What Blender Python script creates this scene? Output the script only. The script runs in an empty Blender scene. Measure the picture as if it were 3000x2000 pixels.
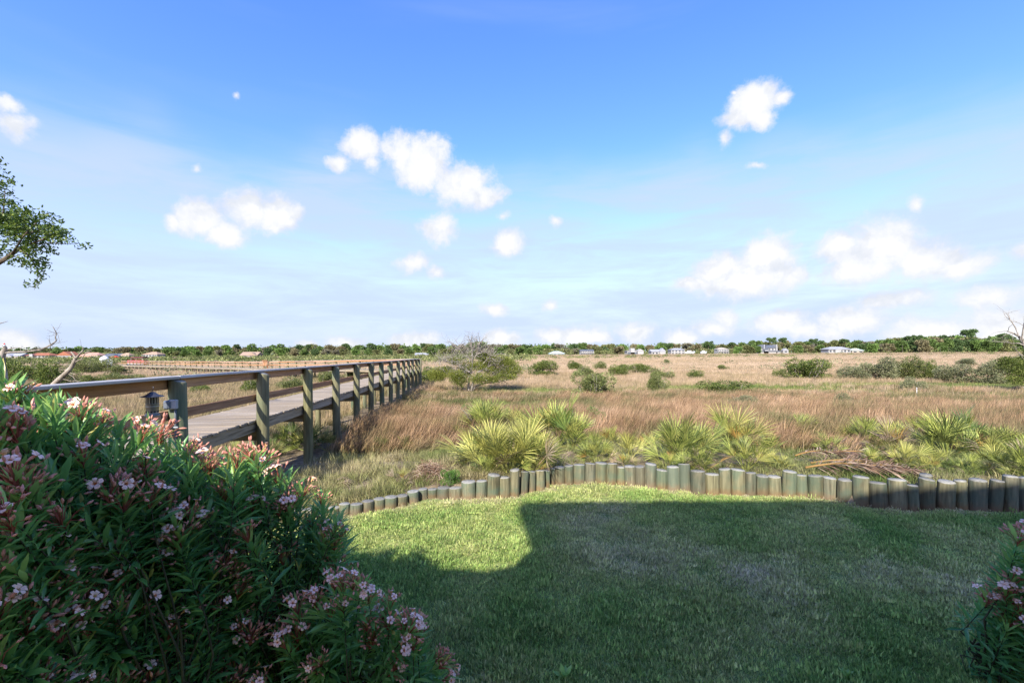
import bpy, math, random
import numpy as np
from mathutils import Vector, Matrix, Euler
random.seed(7); RNG = np.random.default_rng(7)
SC = bpy.context.scene; COL = SC.collection
PI = math.pi
F = 1333.0; EYE = 2.37; ROLL = 0.0065          # lens and eye height, roll of the level camera

# ------------------------------------------------------------------ camera, sky, sun, exposure
cd = bpy.data.cameras.new('camera'); cam = bpy.data.objects.new('camera', cd); COL.objects.link(cam)
cam.location = (0, 0, EYE); cam.rotation_euler = (PI/2, ROLL, 0)
cd.sensor_width = 36; cd.lens = 36*F/3000; cd.shift_y = 37/3000; cd.clip_start = .05; cd.clip_end = 20000
SC.camera = cam
SUN_EL = math.radians(36.2); SH = Vector((.287, .958)).normalized()      # SH: the way shadows fall on the ground
sd = bpy.data.lights.new('sun', 'SUN'); sun = bpy.data.objects.new('sun', sd); COL.objects.link(sun)
sd.energy = 2.8; sd.angle = math.radians(.6); sd.color = (1, .93, .82)
sun.rotation_euler = Vector((SH.x*math.cos(SUN_EL), SH.y*math.cos(SUN_EL), -math.sin(SUN_EL))).to_track_quat('-Z', 'Y').to_euler()
sun.location = (-30, -40, 40)
vs = SC.view_settings; vs.view_transform = 'Standard'; vs.look = 'None'; EXPO = 1.75; vs.exposure = EXPO; vs.gamma = 1
SC.cycles.max_bounces = 8; SC.cycles.diffuse_bounces = 6; SC.cycles.transparent_max_bounces = 8
SC.cycles.use_denoising = True; SC.cycles.denoising_prefilter = 'NONE'; SC.cycles.denoising_input_passes = 'RGB_ALBEDO_NORMAL'

class NT:
    """small helper to write node trees"""
    def __init__(s, tree): s.t = tree; s.t.nodes.clear()
    def n(s, typ, _p=None, **kw):
        nd = s.t.nodes.new(typ)
        for k, v in (_p or {}).items(): setattr(nd, k, v)
        for k, v in kw.items():
            k = int(k[1:]) if k[0] == 'i' and k[1:].isdigit() else k.replace('_', ' ')
            s.set(nd.inputs[k], v)
        return nd
    def set(s, sock, v):
        if isinstance(v, bpy.types.NodeSocket): s.t.links.new(v, sock)
        elif isinstance(v, bpy.types.Node): s.t.links.new(v.outputs[0], sock)
        else: sock.default_value = v
    def m(s, op, a, b=0, c=0, clamp=False): return s.n('ShaderNodeMath', {'operation': op, 'use_clamp': clamp}, i0=a, i1=b, i2=c).outputs[0]
    def v(s, op, a, b=(0,0,0)): return s.n('ShaderNodeVectorMath', {'operation': op}, i0=a, i1=b)
    def ramp(s, fac, stops, interp='LINEAR'):
        r = s.n('ShaderNodeValToRGB', Fac=fac); e = r.color_ramp.elements; r.color_ramp.interpolation = interp
        while len(e) < len(stops): e.new(.5)
        for q, (p, c) in zip(e, stops): q.position = p; q.color = (*c, 1) if len(c) == 3 else c
        return r.outputs[0]
    def mix(s, fac, a, b, mode='MIX'):
        nd = s.n('ShaderNodeMix', {'data_type': 'RGBA', 'blend_type': mode}); s.set(nd.inputs[0], fac)
        s.set(nd.inputs[6], a if not isinstance(a, tuple) else (*a, 1)); s.set(nd.inputs[7], b if not isinstance(b, tuple) else (*b, 1)); return nd.outputs[2]
    def mr(s, v, a, b, c=0, d=1, it='SMOOTHSTEP'):
        return s.n('ShaderNodeMapRange', {'interpolation_type': it}, i0=v, i1=a, i2=b, i3=c, i4=d).outputs[0]
    def noise(s, vec, scale, detail=4, rough=.55, dist=0): 
        return s.n('ShaderNodeTexNoise', Vector=vec, Scale=scale, Detail=detail, Roughness=rough, Distortion=dist)

def pxdir(x, y):
    u, v = x-1500, y-1037
    return Vector(((u-ROLL*v)/F, 1, -(v+ROLL*u)/F))

SKY = .125
def build_world():
    u = 1/(SKY*2**EXPO); VEIL = (.63*u, .76*u, 1.03*u); LOW = (.72*u, .85*u, 1.04*u)
    w = bpy.data.worlds.new('World'); SC.world = w; w.use_nodes = True
    q = NT(w.node_tree); out = q.n('ShaderNodeOutputWorld')
    sky = q.n('ShaderNodeTexSky', {'sky_type': 'NISHITA', 'sun_disc': False, 'sun_elevation': SUN_EL,
              'sun_rotation': math.atan2(-SH.x, -SH.y), 'altitude': 0, 'air_density': 1.0, 'dust_density': .6, 'ozone_density': 2.2})
    d = q.n('ShaderNodeTexCoord').outputs['Generated']
    wn = q.noise(d, 9, 5, .6).outputs['Color']
    wv = q.v('SCALE', q.v('SUBTRACT', wn, (.5,.5,.5))); wv.inputs['Scale'].default_value = .045
    dw = q.v('ADD', d, wv).outputs[0]
    # cumulus: (pixel x, y, half width, half height, weight)
    L = [(15,310,38,40,.8),(38,368,52,44,.8),(1060,430,50,42,.9),(995,475,40,24,.7),(1085,480,28,34,.75),
      (1170,455,55,50,1),(1250,492,78,60,1.1),(1340,545,88,50,1.1),(1425,572,58,30,.9),(590,648,75,50,1),(655,688,60,40,1),(500,655,34,40,.55),
      (735,620,58,48,1.1),(800,628,62,48,1.1),(845,655,30,24,.8),(1283,668,55,40,1),(1480,710,44,34,1),(1210,775,58,30,.75),(1285,800,42,30,.8),
      (1445,903,42,20,.9),(1017,1003,50,22,1),(1215,1000,66,28,1),(905,1012,34,14,.8),(1465,990,60,28,1),(50,1005,75,40,1),
      (2205,310,66,52,1.1),(2168,350,48,34,.9),(2240,352,42,34,.9),(2292,285,30,32,.75),(2128,412,28,40,.5),(2150,275,16,14,.5),
      (2240,760,70,56,1.2),(2110,792,64,44,1.1),(2200,822,130,48,1.1),(2040,835,80,26,.7),(2458,732,56,46,1),(2560,730,90,66,1.1),(2700,765,130,66,.85),
      (2520,795,100,44,1),(2820,775,80,44,.7),(1622,980,50,32,1.1),(1685,985,70,32,1.1),(1745,992,50,22,.9),(1860,975,60,34,.7),(2000,985,74,32,.8),
      (2120,932,56,40,.6),(2090,962,70,36,.7),(2290,950,86,38,1),(2355,966,60,30,.9),(2500,945,100,48,.9),(2435,972,60,30,.8),(2640,880,130,40,.6),
      (2900,870,100,46,.65),(2950,965,180,70,.9),(2750,972,140,56,.8),(1628,650,26,24,.6),(2680,592,28,28,.5),(685,280,24,20,.3),(575,492,22,18,.4),
      (1470,630,40,26,.4),(1610,890,30,24,.4),(2985,740,40,40,.5),(2210,486,60,20,.25),(1590,980,30,20,.4)]
    fl = []
    for (x, y, a, b, wt) in L:
        c = pxdir(x, y); k = 1/c.length; c.normalize(); fl.append((c, a/F*k*1.0, b/F*k*1.02, wt))
    rr = random.Random(3)
    for i in range(14):                                   # the same fair-weather clouds all round
        az = math.radians(60 + i*17.1 + rr.uniform(-3, 3)); el = math.radians(rr.choice((3, 6, 10, 14, 22, 30))+rr.uniform(-2, 2)); s = rr.uniform(.03, .075)
        fl.append((Vector((math.sin(az)*math.cos(el), math.cos(az)*math.cos(el), math.sin(el))), s*1.4, s*.7, 1))
    acc = None
    for c, a, b, wt in fl:
        k = (1/a, 1/a, 1/b); vec = dw
        if acc is not None:                                # a chain keeps the shader's stack small
            vm = q.v('MULTIPLY_ADD', acc, (1e-7, 0, 0)); q.set(vm.inputs[2], dw); vec = vm.outputs[0]
        mp = q.v('MULTIPLY_ADD', vec, k); mp.inputs[2].default_value = tuple(-c[i]*k[i] for i in range(3))
        ln = q.v('LENGTH', mp.outputs[0]).outputs['Value']
        v = q.m('MULTIPLY_ADD', ln, -.8, .7*wt+.36)
        acc = v if acc is None else q.m('MAXIMUM', acc, v)
    acc = q.m('MAXIMUM', acc, -.5)
    n2 = q.noise(dw, 20, 8, .66).outputs[0]
    dens = q.m('ADD', acc, q.m('MULTIPLY', q.m('SUBTRACT', n2, .5), 1.6))
    al = q.mr(dens, -.04, .56)
    # thin high veil, streaky, thicker low down
    sep = q.n('ShaderNodeSeparateXYZ', Vector=d)
    st = q.n('ShaderNodeMapping', Vector=d, Rotation=(0, .22, 0), Scale=(2.2, 2.2, 13))
    vn = q.noise(st, 1.6, 7, .6, .4).outputs[0]
    lim = q.m('MULTIPLY_ADD', q.noise(d, 2.3, 3).outputs[0], .22, .29)
    veil = q.m('MULTIPLY', q.mr(q.m('SUBTRACT', lim, sep.outputs[2]), -.02, .10), q.mr(vn, .26, .66, .25, 1))
    veil = q.m('MULTIPLY', veil, .85)
    streak = q.mr(q.noise(q.n('ShaderNodeMapping', Vector=d, Rotation=(0, .36, 0), Scale=(1, 1, 7)), 1.5, 5, .5, .3).outputs[0], .5, .8, 0, .16)
    low = q.mr(sep.outputs[2], .40, 0.0, 0, .93)
    skyc = q.n('ShaderNodeHueSaturation', Saturation=1.25, Value=.84, Color=sky).outputs[0]
    skyc = q.mix(1.0, skyc, (1.0, .86, 1.12), 'MULTIPLY')
    c1 = q.mix(streak, skyc, VEIL)
    c2 = q.mix(low, c1, LOW)
    c2 = q.mix(veil, c2, VEIL)
    shade = q.mix(q.mr(dens, .2, 1.1), (.86*u, .90*u, .98*u), (1.12*u, 1.11*u, 1.11*u))
    up = q.v('ADD', dw, (0, 0, .02)).outputs[0]; relief = q.m('SUBTRACT', q.noise(dw, 15, 4, .55).outputs[0], q.noise(up, 15, 4, .55).outputs[0])
    shade = q.mix(q.mr(relief, -.18, .05, .5, 0), shade, (.68*u, .74*u, .86*u))
    c3 = q.mix(al, c2, shade)
    bg = q.n('ShaderNodeBackground', Color=c3, Strength=SKY)
    q.set(out.inputs[0], bg)
    w.cycles.sampling_method = 'MANUAL'; w.cycles.sample_map_resolution = 512
build_world()

# ------------------------------------------------------------------ places: pixels of the photograph to points of the place
def P(x, y, Y):
    d = pxdir(x, y); return Vector((d.x*Y, Y, EYE + d.z*Y))
# log wall: (left x, right x, top y, base y) of each post in the photograph
POSTS = [(800,832,1498,1530),(832,864,1496,1527),(864,896,1494,1526),(896,930,1492,1522),(930,962,1492,1519),(962,994,1488,1516),(994,1025,1477,1512),(1026,1060,1478,1511),(1060,1095,1469,1503),(1095,1127,1462,1496),
 (1127,1162,1457,1491),(1162,1194,1453,1484),(1195,1226,1440,1476),(1226,1253,1433,1464),(1254,1280,1433,1461),(1281,1317,1430,1462),(1318,1353,1430,1464),(1354,1394,1412,1464),
 (1395,1425,1409,1463),(1427,1462,1392,1462),(1463,1493,1399,1459),(1494,1521,1376,1456),(1523,1545,1382,1448),(1546,1568,1381,1441),(1569,1595,1380,1437),(1596,1611,1378,1429),
 (1611,1626,1372,1421),(1626,1654,1369,1421),(1654,1680,1365,1420),(1680,1712,1362,1419),(1713,1744,1359,1418),(1744,1777,1357,1418),(1777,1806,1359,1420),(1807,1832,1369,1420),
 (1832,1861,1366,1424),(1861,1889,1367,1426),(1890,1921,1360,1429),(1922,1955,1378,1436),(1955,1990,1368,1438),(1991,2024,1361,1441),(2025,2065,1381,1449),(2067,2106,1390,1450),
 (2107,2141,1375,1449),(2142,2182,1377,1450),(2183,2213,1385,1450),(2214,2250,1394,1451),(2251,2288,1397,1454),(2289,2330,1381,1456),(2331,2365,1393,1457),(2366,2410,1395,1461),
 (2411,2450,1400,1464),(2452,2495,1406,1474),(2497,2546,1398,1483),(2547,2601,1416,1491),(2602,2656,1407,1497),(2657,2694,1423,1499),(2688,2738,1404,1494),(2696,2736,1391,1478),(2742,2795,1411,1493),
 (2796,2836,1409,1493),(2837,2890,1407,1498),(2891,2935,1407,1499),(2936,2981,1393,1500),(2982,3034,1400,1499),(3035,3085,1408,1502),(3086,3135,1398,1504),(3136,3190,1410,1506)]
WX, WY = [-14, -7, -4.6], [4.6, 5.6, 6.15]
for x0_, x1_, yt_, yb_ in POSTS:
    d_ = pxdir((x0_+x1_)/2, yb_); Y_ = EYE/-d_.z
    if (x0_, x1_) != (2696, 2736): WX.append(d_.x*Y_); WY.append(Y_)
WX = np.array(WX+[11, 15]); WY = np.array(WY+[WY[-1]-.1, WY[-1]-.3])
def wallY(X): return np.interp(X, WX, WY)
def sm(a, b, t):
    t = np.clip((np.asarray(t, float)-a)/(b-a), 0, 1); return t*t*(3-2*t)
def bump2(X, Y): return np.sin(X*1.3+1.1*np.sin(Y*.7))*np.cos(Y*1.1+.8*np.sin(X*.9))
def ground(X, Y):
    X = np.asarray(X, float); Y = np.asarray(Y, float)
    d = Y - wallY(X)
    hi = .02 + .2*sm(-3.2, -.2, X)
    z = -.4 + (.4+hi)*(1-sm(1.0, 7.2, d)) + .03*bump2(X, Y)*sm(.3, 1.5, d)
    z = z + 1.6*sm(330, 430, Y) + .05*bump2(X*.21, Y*.19)*sm(12, 20, Y)
    return np.where(d < .2, -.05, z)
def G(x, y, lift=0.0):
    """the point of the ground that pixel (x, y) shows"""
    d = pxdir(x, y); lo, hi = 2.0, 700.0
    Ys = np.geomspace(2, 700, 1500); zz = EYE + d.z*Ys; gg = ground(d.x*Ys, Ys) + lift
    k = np.argmax(zz < gg); k = len(Ys)-1 if k == 0 else k
    Y = float(Ys[k]); return Vector((d.x*Y, Y, float(ground(d.x*Y, Y))))

# ------------------------------------------------------------------ mesh helpers
def mesh(name, V, Fs, smooth=False, tone=None, mats=None, mi=None):
    """V (n,3); Fs: list of arrays of faces, each (m,3) or (m,4)"""
    V = np.ascontiguousarray(V, dtype=np.float32); me = bpy.data.meshes.new(name)
    Fs = [np.asarray(f, dtype=np.int32) for f in (Fs if isinstance(Fs, list) else [Fs]) if len(f)]
    me.vertices.add(len(V)); me.vertices.foreach_set('co', V.ravel())
    lv = np.concatenate([f.ravel() for f in Fs]); tot = np.concatenate([np.full(len(f), f.shape[1], np.int32) for f in Fs])
    me.loops.add(len(lv)); me.loops.foreach_set('vertex_index', lv)
    me.polygons.add(len(tot)); me.polygons.foreach_set('loop_start', np.concatenate([[0], np.cumsum(tot)[:-1]]).astype(np.int32))
    if mi is not None: me.polygons.foreach_set('material_index', np.asarray(mi, np.int32))
    me.update(calc_edges=True); me.validate()
    me.polygons.foreach_set('use_smooth', np.full(len(me.polygons), smooth))
    if tone is not None and len(me.vertices) == len(V):
        a = me.attributes.new('tone', 'FLOAT', 'POINT'); a.data.foreach_set('value', np.asarray(tone, np.float32))
    for m in (mats or []): me.materials.append(m)
    return me
class MB:
    def __init__(s): s.V = []; s.F = {3: [], 4: []}; s.MI = {3: [], 4: []}; s.T = []; s.n = 0
    def add(s, V, Fs, tone=0, mi=0):
        V = np.asarray(V, float)
        for f in (Fs if isinstance(Fs, list) else [Fs]):
            f = np.asarray(f, int)
            if len(f): s.F[f.shape[1]].append(f+s.n); s.MI[f.shape[1]].append(np.full(len(f), mi))
        s.V.append(V); s.T.append(np.full(len(V), tone) if np.isscalar(tone) else tone); s.n += len(V); return s
    def mesh(s, name, mats, smooth=False):
        Fs = [np.concatenate(s.F[k]) for k in (3, 4) if s.F[k]]; mi = np.concatenate([np.concatenate(s.MI[k]) for k in (3, 4) if s.F[k]])
        return mesh(name, np.concatenate(s.V), Fs, smooth, np.concatenate(s.T), mats if isinstance(mats, list) else [mats], mi)
def obj(name, me, parent=None, loc=(0,0,0), rot=(0,0,0), scale=(1,1,1)):
    o = bpy.data.objects.new(name, me); COL.objects.link(o); o.location = loc; o.rotation_euler = rot; o.scale = scale if not np.isscalar(scale) else (scale,)*3
    if parent: o.parent = parent
    return o
def tag(o, label=None, cat=None, group=None, kind=None):
    for k, v in (('label', label), ('category', cat), ('group', group), ('kind', kind)):
        if v: o[k] = v
    return o
def thing(name, label, cat, loc=(0,0,0), rotz=0, group=None):
    o = bpy.data.objects.new(name, None); COL.objects.link(o); o.location = loc; o.rotation_euler = (0,0,rotz); o.empty_display_size = .2
    return tag(o, label, cat, group)
def setmat(o, m):
    if not o.data.materials: o.data.materials.append(None)
    o.material_slots[0].link = 'OBJECT'; o.material_slots[0].material = m
QB = np.array([[0,3,2,1],[4,5,6,7],[0,1,5,4],[1,2,6,5],[2,3,7,6],[3,0,4,7]])
def box(x0, x1, y0, y1, z0, z1): return np.array([[x0,y0,z0],[x1,y0,z0],[x1,y1,z0],[x0,y1,z0],[x0,y0,z1],[x1,y0,z1],[x1,y1,z1],[x0,y1,z1]], float), QB
def cbox(l, w, h, c=.004, jit=0):
    """a chamfered board centred on 0"""
    V = []; idx = {}
    for sx in (-1,1):
        for sy in (-1,1):
            for sz in (-1,1):
                for ax in range(3):
                    p = [sx*(l/2), sy*(w/2), sz*(h/2)]
                    for k in range(3):
                        if k != ax: p[k] -= (sx,sy,sz)[k]*c
                    idx[(sx,sy,sz,ax)] = len(V); V.append(p)
    V = np.array(V); f4 = []; f3 = []
    for ax in range(3):
        o = [k for k in range(3) if k != ax]
        for s in (-1,1):
            q = []
            for a, b in ((-1,-1),(1,-1),(1,1),(-1,1)):
                k = [0,0,0]; k[ax] = s; k[o[0]] = a; k[o[1]] = b; q.append(idx[(*k, ax)])
            f4.append(q)
        for a in (-1,1):
            for b in (-1,1):
                k0 = [0,0,0]; k0[ax] = -1; k0[o[0]] = a; k0[o[1]] = b; k1 = list(k0); k1[ax] = 1
                f4.append([idx[(*k0,o[0])], idx[(*k1,o[0])], idx[(*k1,o[1])], idx[(*k0,o[1])]])
    for sx in (-1,1):
        for sy in (-1,1):
            for sz in (-1,1): f3.append([idx[(sx,sy,sz,k)] for k in range(3)])
    # consistent outward winding
    def fix(f):
        out = []
        for q in f:
            p = V[list(q)]; nn = np.cross(p[1]-p[0], p[2]-p[0]); out.append(list(q) if nn @ p.mean(0) > 0 else list(q)[::-1])
        return np.array(out)
    if jit: V = V + RNG.normal(0, jit, V.shape)
    return V, [fix(f3), fix(f4)]
def tube(path, rad, n=6, cap=True):
    path = np.asarray(path, float); m = len(path); rad = np.broadcast_to(np.asarray(rad, float), (m,))
    t = np.gradient(path, axis=0); t /= np.linalg.norm(t, axis=1)[:,None]+1e-9
    up = np.array([0,0,1.]) if abs(t[0][2]) < .9 else np.array([1.,0,0]); V = []
    for i in range(m):
        a = np.cross(up, t[i]); a /= np.linalg.norm(a)+1e-9; b = np.cross(t[i], a); up = b if abs(b@t[min(i+1,m-1)]) < .95 else up
        an = np.arange(n)*2*PI/n
        V.append(path[i] + rad[i]*(np.cos(an)[:,None]*a + np.sin(an)[:,None]*b))
    V = np.concatenate(V); Q = []
    for i in range(m-1):
        for k in range(n): Q.append([i*n+k, i*n+(k+1)%n, (i+1)*n+(k+1)%n, (i+1)*n+k])
    F3 = []
    if cap:
        V = np.vstack([V, path[0], path[-1]])
        for k in range(n): F3 += [[m*n, (k+1)%n, k], [m*n+1, (m-1)*n+k, (m-1)*n+(k+1)%n]]
    return V, [np.array(F3).reshape(-1,3), np.array(Q)]
def lathe(prof, n=16):
    V = []; Q = []
    for r, z in prof:
        an = np.arange(n)*2*PI/n; V.append(np.stack([r*np.cos(an), r*np.sin(an), np.full(n, z)], 1))
    for i in range(len(prof)-1):
        for k in range(n): Q.append([i*n+k, i*n+(k+1)%n, (i+1)*n+(k+1)%n, (i+1)*n+k])
    return np.concatenate(V), np.array(Q)
def frames(d, roll):
    d = d/(np.linalg.norm(d, axis=1)[:,None]+1e-9)
    up = np.where(np.abs(d[:,2:3]) > .95, np.array([[1.,0,0]]), np.array([[0,0,1.]]))
    y = np.cross(up, d); y /= np.linalg.norm(y, axis=1)[:,None]+1e-9; z = np.cross(d, y)
    c, s = np.cos(roll)[:,None], np.sin(roll)[:,None]
    return np.stack([d, c*y+s*z, -s*y+c*z], 2)              # columns are the axes
def inst(V, Fs, R, T, S):
    V = np.asarray(V, float); n = len(T); S = np.asarray(S, float); S = S[:,None,None] if S.ndim == 1 else S[:,None,:]
    W = np.einsum('nij,nkj->nki', R, V[None]*S) + T[:,None,:]
    out = []
    for f in (Fs if isinstance(Fs, list) else [Fs]):
        f = np.asarray(f, int)
        if len(f): out.append((f[None]+(np.arange(n)*len(V))[:,None,None]).reshape(-1, f.shape[1]))
    return W.reshape(-1,3), out
def rdir(n, zlo=-1, zhi=1):
    z = RNG.uniform(zlo, zhi, n); a = RNG.uniform(0, 2*PI, n); r = np.sqrt(1-z*z); return np.stack([r*np.cos(a), r*np.sin(a), z], 1)

# ------------------------------------------------------------------ materials
def newmat(name): m = bpy.data.materials.new(name); m.use_nodes = True; return m, NT(m.node_tree)
def surf(name, stops, scale=(6,6,6), detail=6, rough=.8, bump=.3, coord='pos', rnd=.12, spec=.25, big=None, dist=0, nscale=1, bdist=.02, foot=None):
    """noise-ramped surface; big = (colour, scale, lo, hi, amount): patches of a second colour"""
    m, q = newmat(name); out = q.n('ShaderNodeOutputMaterial')
    oi = q.n('ShaderNodeObjectInfo')
    co = q.n('ShaderNodeNewGeometry').outputs[0] if coord == 'pos' else q.n('ShaderNodeTexCoord').outputs['Object']
    off = q.v('SCALE', (13.7, 7.3, 5.1)); q.set(off.inputs['Scale'], oi.outputs['Random'])
    co2 = q.v('ADD', co, off) if coord == 'obj' else co
    mp = q.n('ShaderNodeMapping', Vector=co2 if coord == 'pos' else co2.outputs[0], Scale=scale)
    nz = q.noise(mp, nscale, detail, .6, dist).outputs[0]
    c = q.ramp(nz, stops)
    if big:
        bn = q.noise(co, big[1], 4, .55).outputs[0]; c = q.mix(q.mr(bn, big[2], big[3], 0, big[4]), c, big[0])
    if foot:                                             # soil splashed up the foot, uneven
        zz = q.n('ShaderNodeSeparateXYZ', Vector=co).outputs[2]; f = q.mr(q.m('ADD', zz, q.m('MULTIPLY', q.noise(co, 14, 4).outputs[0], -.14)), -.06, .07, .8, 0); c = q.mix(f, c, foot)
    if rnd:
        hv = q.n('ShaderNodeHueSaturation', Color=c); q.set(hv.inputs['Value'], q.mr(oi.outputs['Random'], 0, 1, 1-rnd, 1+rnd, 'LINEAR')); q.set(hv.inputs['Saturation'], q.mr(q.m('FRACT', q.m('MULTIPLY', oi.outputs['Random'], 7.31)), 0, 1, .85, 1.12, 'LINEAR')); c = hv.outputs[0]
    b = q.n('ShaderNodeBsdfPrincipled', Base_Color=c, Roughness=rough); b.inputs['Specular IOR Level'].default_value = spec
    if bump:
        bp = q.n('ShaderNodeBump', Strength=bump, Distance=bdist, Height=nz); q.set(b.inputs['Normal'], bp)
    q.set(out.inputs[0], b); return m
def leafmat(name, stops, trans=.3, rough=.55, spec=.25, attr='tone', inst_attr=False, big=None, rnd=.1, nz=None, foot=None, bv=.5):
    """foliage: colour by the 'tone' of each leaf, some light let through"""
    m, q = newmat(name); out = q.n('ShaderNodeOutputMaterial')
    at = q.n('ShaderNodeAttribute', {'attribute_name': attr, 'attribute_type': 'INSTANCER' if inst_attr else 'GEOMETRY'})
    f = at.outputs['Fac']
    oi = q.n('ShaderNodeObjectInfo')
    pos = q.n('ShaderNodeNewGeometry').outputs[0]
    if nz: f = q.m('ADD', f, q.m('MULTIPLY', q.m('SUBTRACT', q.noise(pos, nz[0], 3).outputs[0], .5), nz[1]), clamp=True)
    c = q.ramp(f, stops)
    if inst_attr:
        bl = q.n('ShaderNodeAttribute', {'attribute_name': 'blade'}).outputs['Fac']; hb = q.n('ShaderNodeHueSaturation', Color=c); q.set(hb.inputs['Value'], q.mr(bl, 0, 1, 1-bv, 1+bv, 'LINEAR')); c = hb.outputs[0]
    if foot:                                             # blades are greener at the foot
        ft = q.n('ShaderNodeAttribute', {'attribute_name': 'along'}).outputs['Fac']; c = q.mix(q.mr(ft, .1, .75, .75, 0), c, foot)
    if rnd:
        hv = q.n('ShaderNodeHueSaturation', Color=c); q.set(hv.inputs['Value'], q.mr(oi.outputs['Random'], 0, 1, 1-rnd, 1+rnd, 'LINEAR')); c = hv.outputs[0]
    b = q.n('ShaderNodeBsdfPrincipled', Base_Color=c, Roughness=rough); b.inputs['Specular IOR Level'].default_value = spec
    t = q.n('ShaderNodeBsdfTranslucent', Color=c)
    q.set(out.inputs[0], q.n('ShaderNodeMixShader', i0=trans, i1=b.outputs[0], i2=t.outputs[0])); return m
def plain(name, col, rough=.6, spec=.3, metal=0):
    m, q = newmat(name); out = q.n('ShaderNodeOutputMaterial')
    pos = q.n('ShaderNodeTexCoord').outputs['Object']; nz = q.noise(pos, 9, 4).outputs[0]
    c = q.mix(nz, tuple(v*.86 for v in col), tuple(min(1, v*1.12) for v in col))
    b = q.n('ShaderNodeBsdfPrincipled', Base_Color=c, Roughness=rough, Metallic=metal); b.inputs['Specular IOR Level'].default_value = spec
    q.set(out.inputs[0], b); return m
M = {}
M['soil'] = surf('marsh_soil', [(.3,(.12,.09,.055)),(.5,(.21,.165,.105)),(.7,(.31,.245,.165))], (3,3,3), 7, .95, .6, rnd=0, spec=.1, big=((.13,.16,.05), .06, .45, .62, .5), bdist=.08)
M['lawn_soil'] = surf('lawn_soil', [(.3,(.12,.17,.05)),(.55,(.20,.25,.085)),(.75,(.33,.30,.15))], (9,9,9), 6, .95, .5, rnd=0, spec=.1)
M['log'] = surf('treated_log', [(.26,(.045,.04,.025)),(.42,(.115,.107,.065)),(.58,(.185,.172,.105)),(.78,(.27,.245,.16))], (26,26,1.5), 9, .9, .8, rnd=.2, spec=.12, big=((.095,.13,.09), 3.0, .40, .60, .7), bdist=.02, foot=(.18,.12,.065))
M['pile'] = surf('treated_pile', [(.28,(.08,.072,.04)),(.45,(.14,.132,.07)),(.6,(.20,.19,.105)),(.78,(.29,.27,.16))], (22,22,1.6), 8, .85, .5, rnd=.12, spec=.15, big=((.075,.13,.085), 1.4, .45, .68, .55), bdist=.012)
M['endgrain'] = surf('log_end', [(.3,(.15,.15,.125)),(.6,(.27,.265,.23)),(.8,(.38,.37,.33))], (30,30,30), 5, .9, .4, rnd=.25, spec=.1)
M['deck'] = surf('deck_board', [(.25,(.16,.13,.095)),(.5,(.275,.23,.17)),(.75,(.38,.325,.255))], (2.2,40,40), 7, .85, .5, 'obj', .22, .15, bdist=.006)
M['stringer'] = surf('weathered_board', [(.28,(.12,.095,.06)),(.5,(.30,.25,.175)),(.72,(.45,.39,.29))], (1.2,26,26), 8, .85, .6, 'obj', .1, .15, dist=.6, bdist=.01)
M['rail'] = surf('rail_board', [(.22,(.14,.066,.032)),(.42,(.30,.155,.075)),(.58,(.41,.225,.115)),(.8,(.55,.345,.20))], (.9,24,24), 9, .82, .5, 'obj', .18, .2, dist=.7, bdist=.008)
M['cap'] = surf('rail_cap', [(.3,(.26,.25,.235)),(.6,(.40,.385,.365)),(.8,(.5,.48,.46))], (1,30,30), 7, .5, .3, 'obj', .08, .4, bdist=.005)
M['deadwood'] = surf('dead_wood', [(.3,(.12,.10,.08)),(.5,(.27,.235,.19)),(.75,(.42,.385,.33))], (9,9,4), 7, .9, .6, rnd=.1, spec=.1, bdist=.02)
M['bark'] = surf('bark', [(.3,(.05,.04,.03)),(.55,(.12,.095,.07)),(.8,(.2,.17,.13))], (9,9,3), 7, .9, .7, rnd=.1, spec=.1, bdist=.03)
M['stem'] = surf('green_stem', [(.3,(.03,.03,.015)),(.6,(.07,.065,.03)),(.8,(.11,.095,.05))], (20,20,8), 4, .8, .2, rnd=.1)

# grasses
M['lawn'] = leafmat('lawn_blades', [(0,(.13,.27,.055)),(.35,(.29,.42,.115)),(.65,(.48,.51,.19)),(.85,(.56,.54,.28)),(1,(.64,.57,.38))], .45, .5, .2, inst_attr=True, nz=(26,1.1), rnd=.2)
M['rush'] = leafmat('rush_blades', [(0,(.09,.11,.03)),(.3,(.18,.155,.07)),(.55,(.31,.195,.105)),(.8,(.40,.275,.165)),(1,(.50,.40,.28))], .22, .6, .2, inst_attr=True, nz=(5,.6), rnd=.3, foot=(.09,.115,.03))
M['marshg'] = leafmat('marsh_grass_blades', [(0,(.13,.15,.05)),(.3,(.27,.225,.11)),(.6,(.43,.315,.19)),(1,(.57,.43,.30))], .3, .7, .1, inst_attr=True, nz=(.35,.7), rnd=.18, foot=(.20,.19,.085), bv=.25)
M['greeng'] = leafmat('low_green_blades', [(0,(.07,.13,.03)),(.4,(.16,.22,.055)),(.75,(.27,.30,.09)),(1,(.38,.36,.16))], .35, .5, .2, inst_attr=True, nz=(3,.7), rnd=.2)
M['straw'] = leafmat('straw_blades', [(0,(.11,.16,.04)),(.3,(.23,.24,.09)),(.55,(.37,.32,.17)),(.8,(.47,.39,.24)),(1,(.55,.47,.33))], .3, .6, .15, inst_attr=True, nz=(6,.6), rnd=.2)
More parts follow.
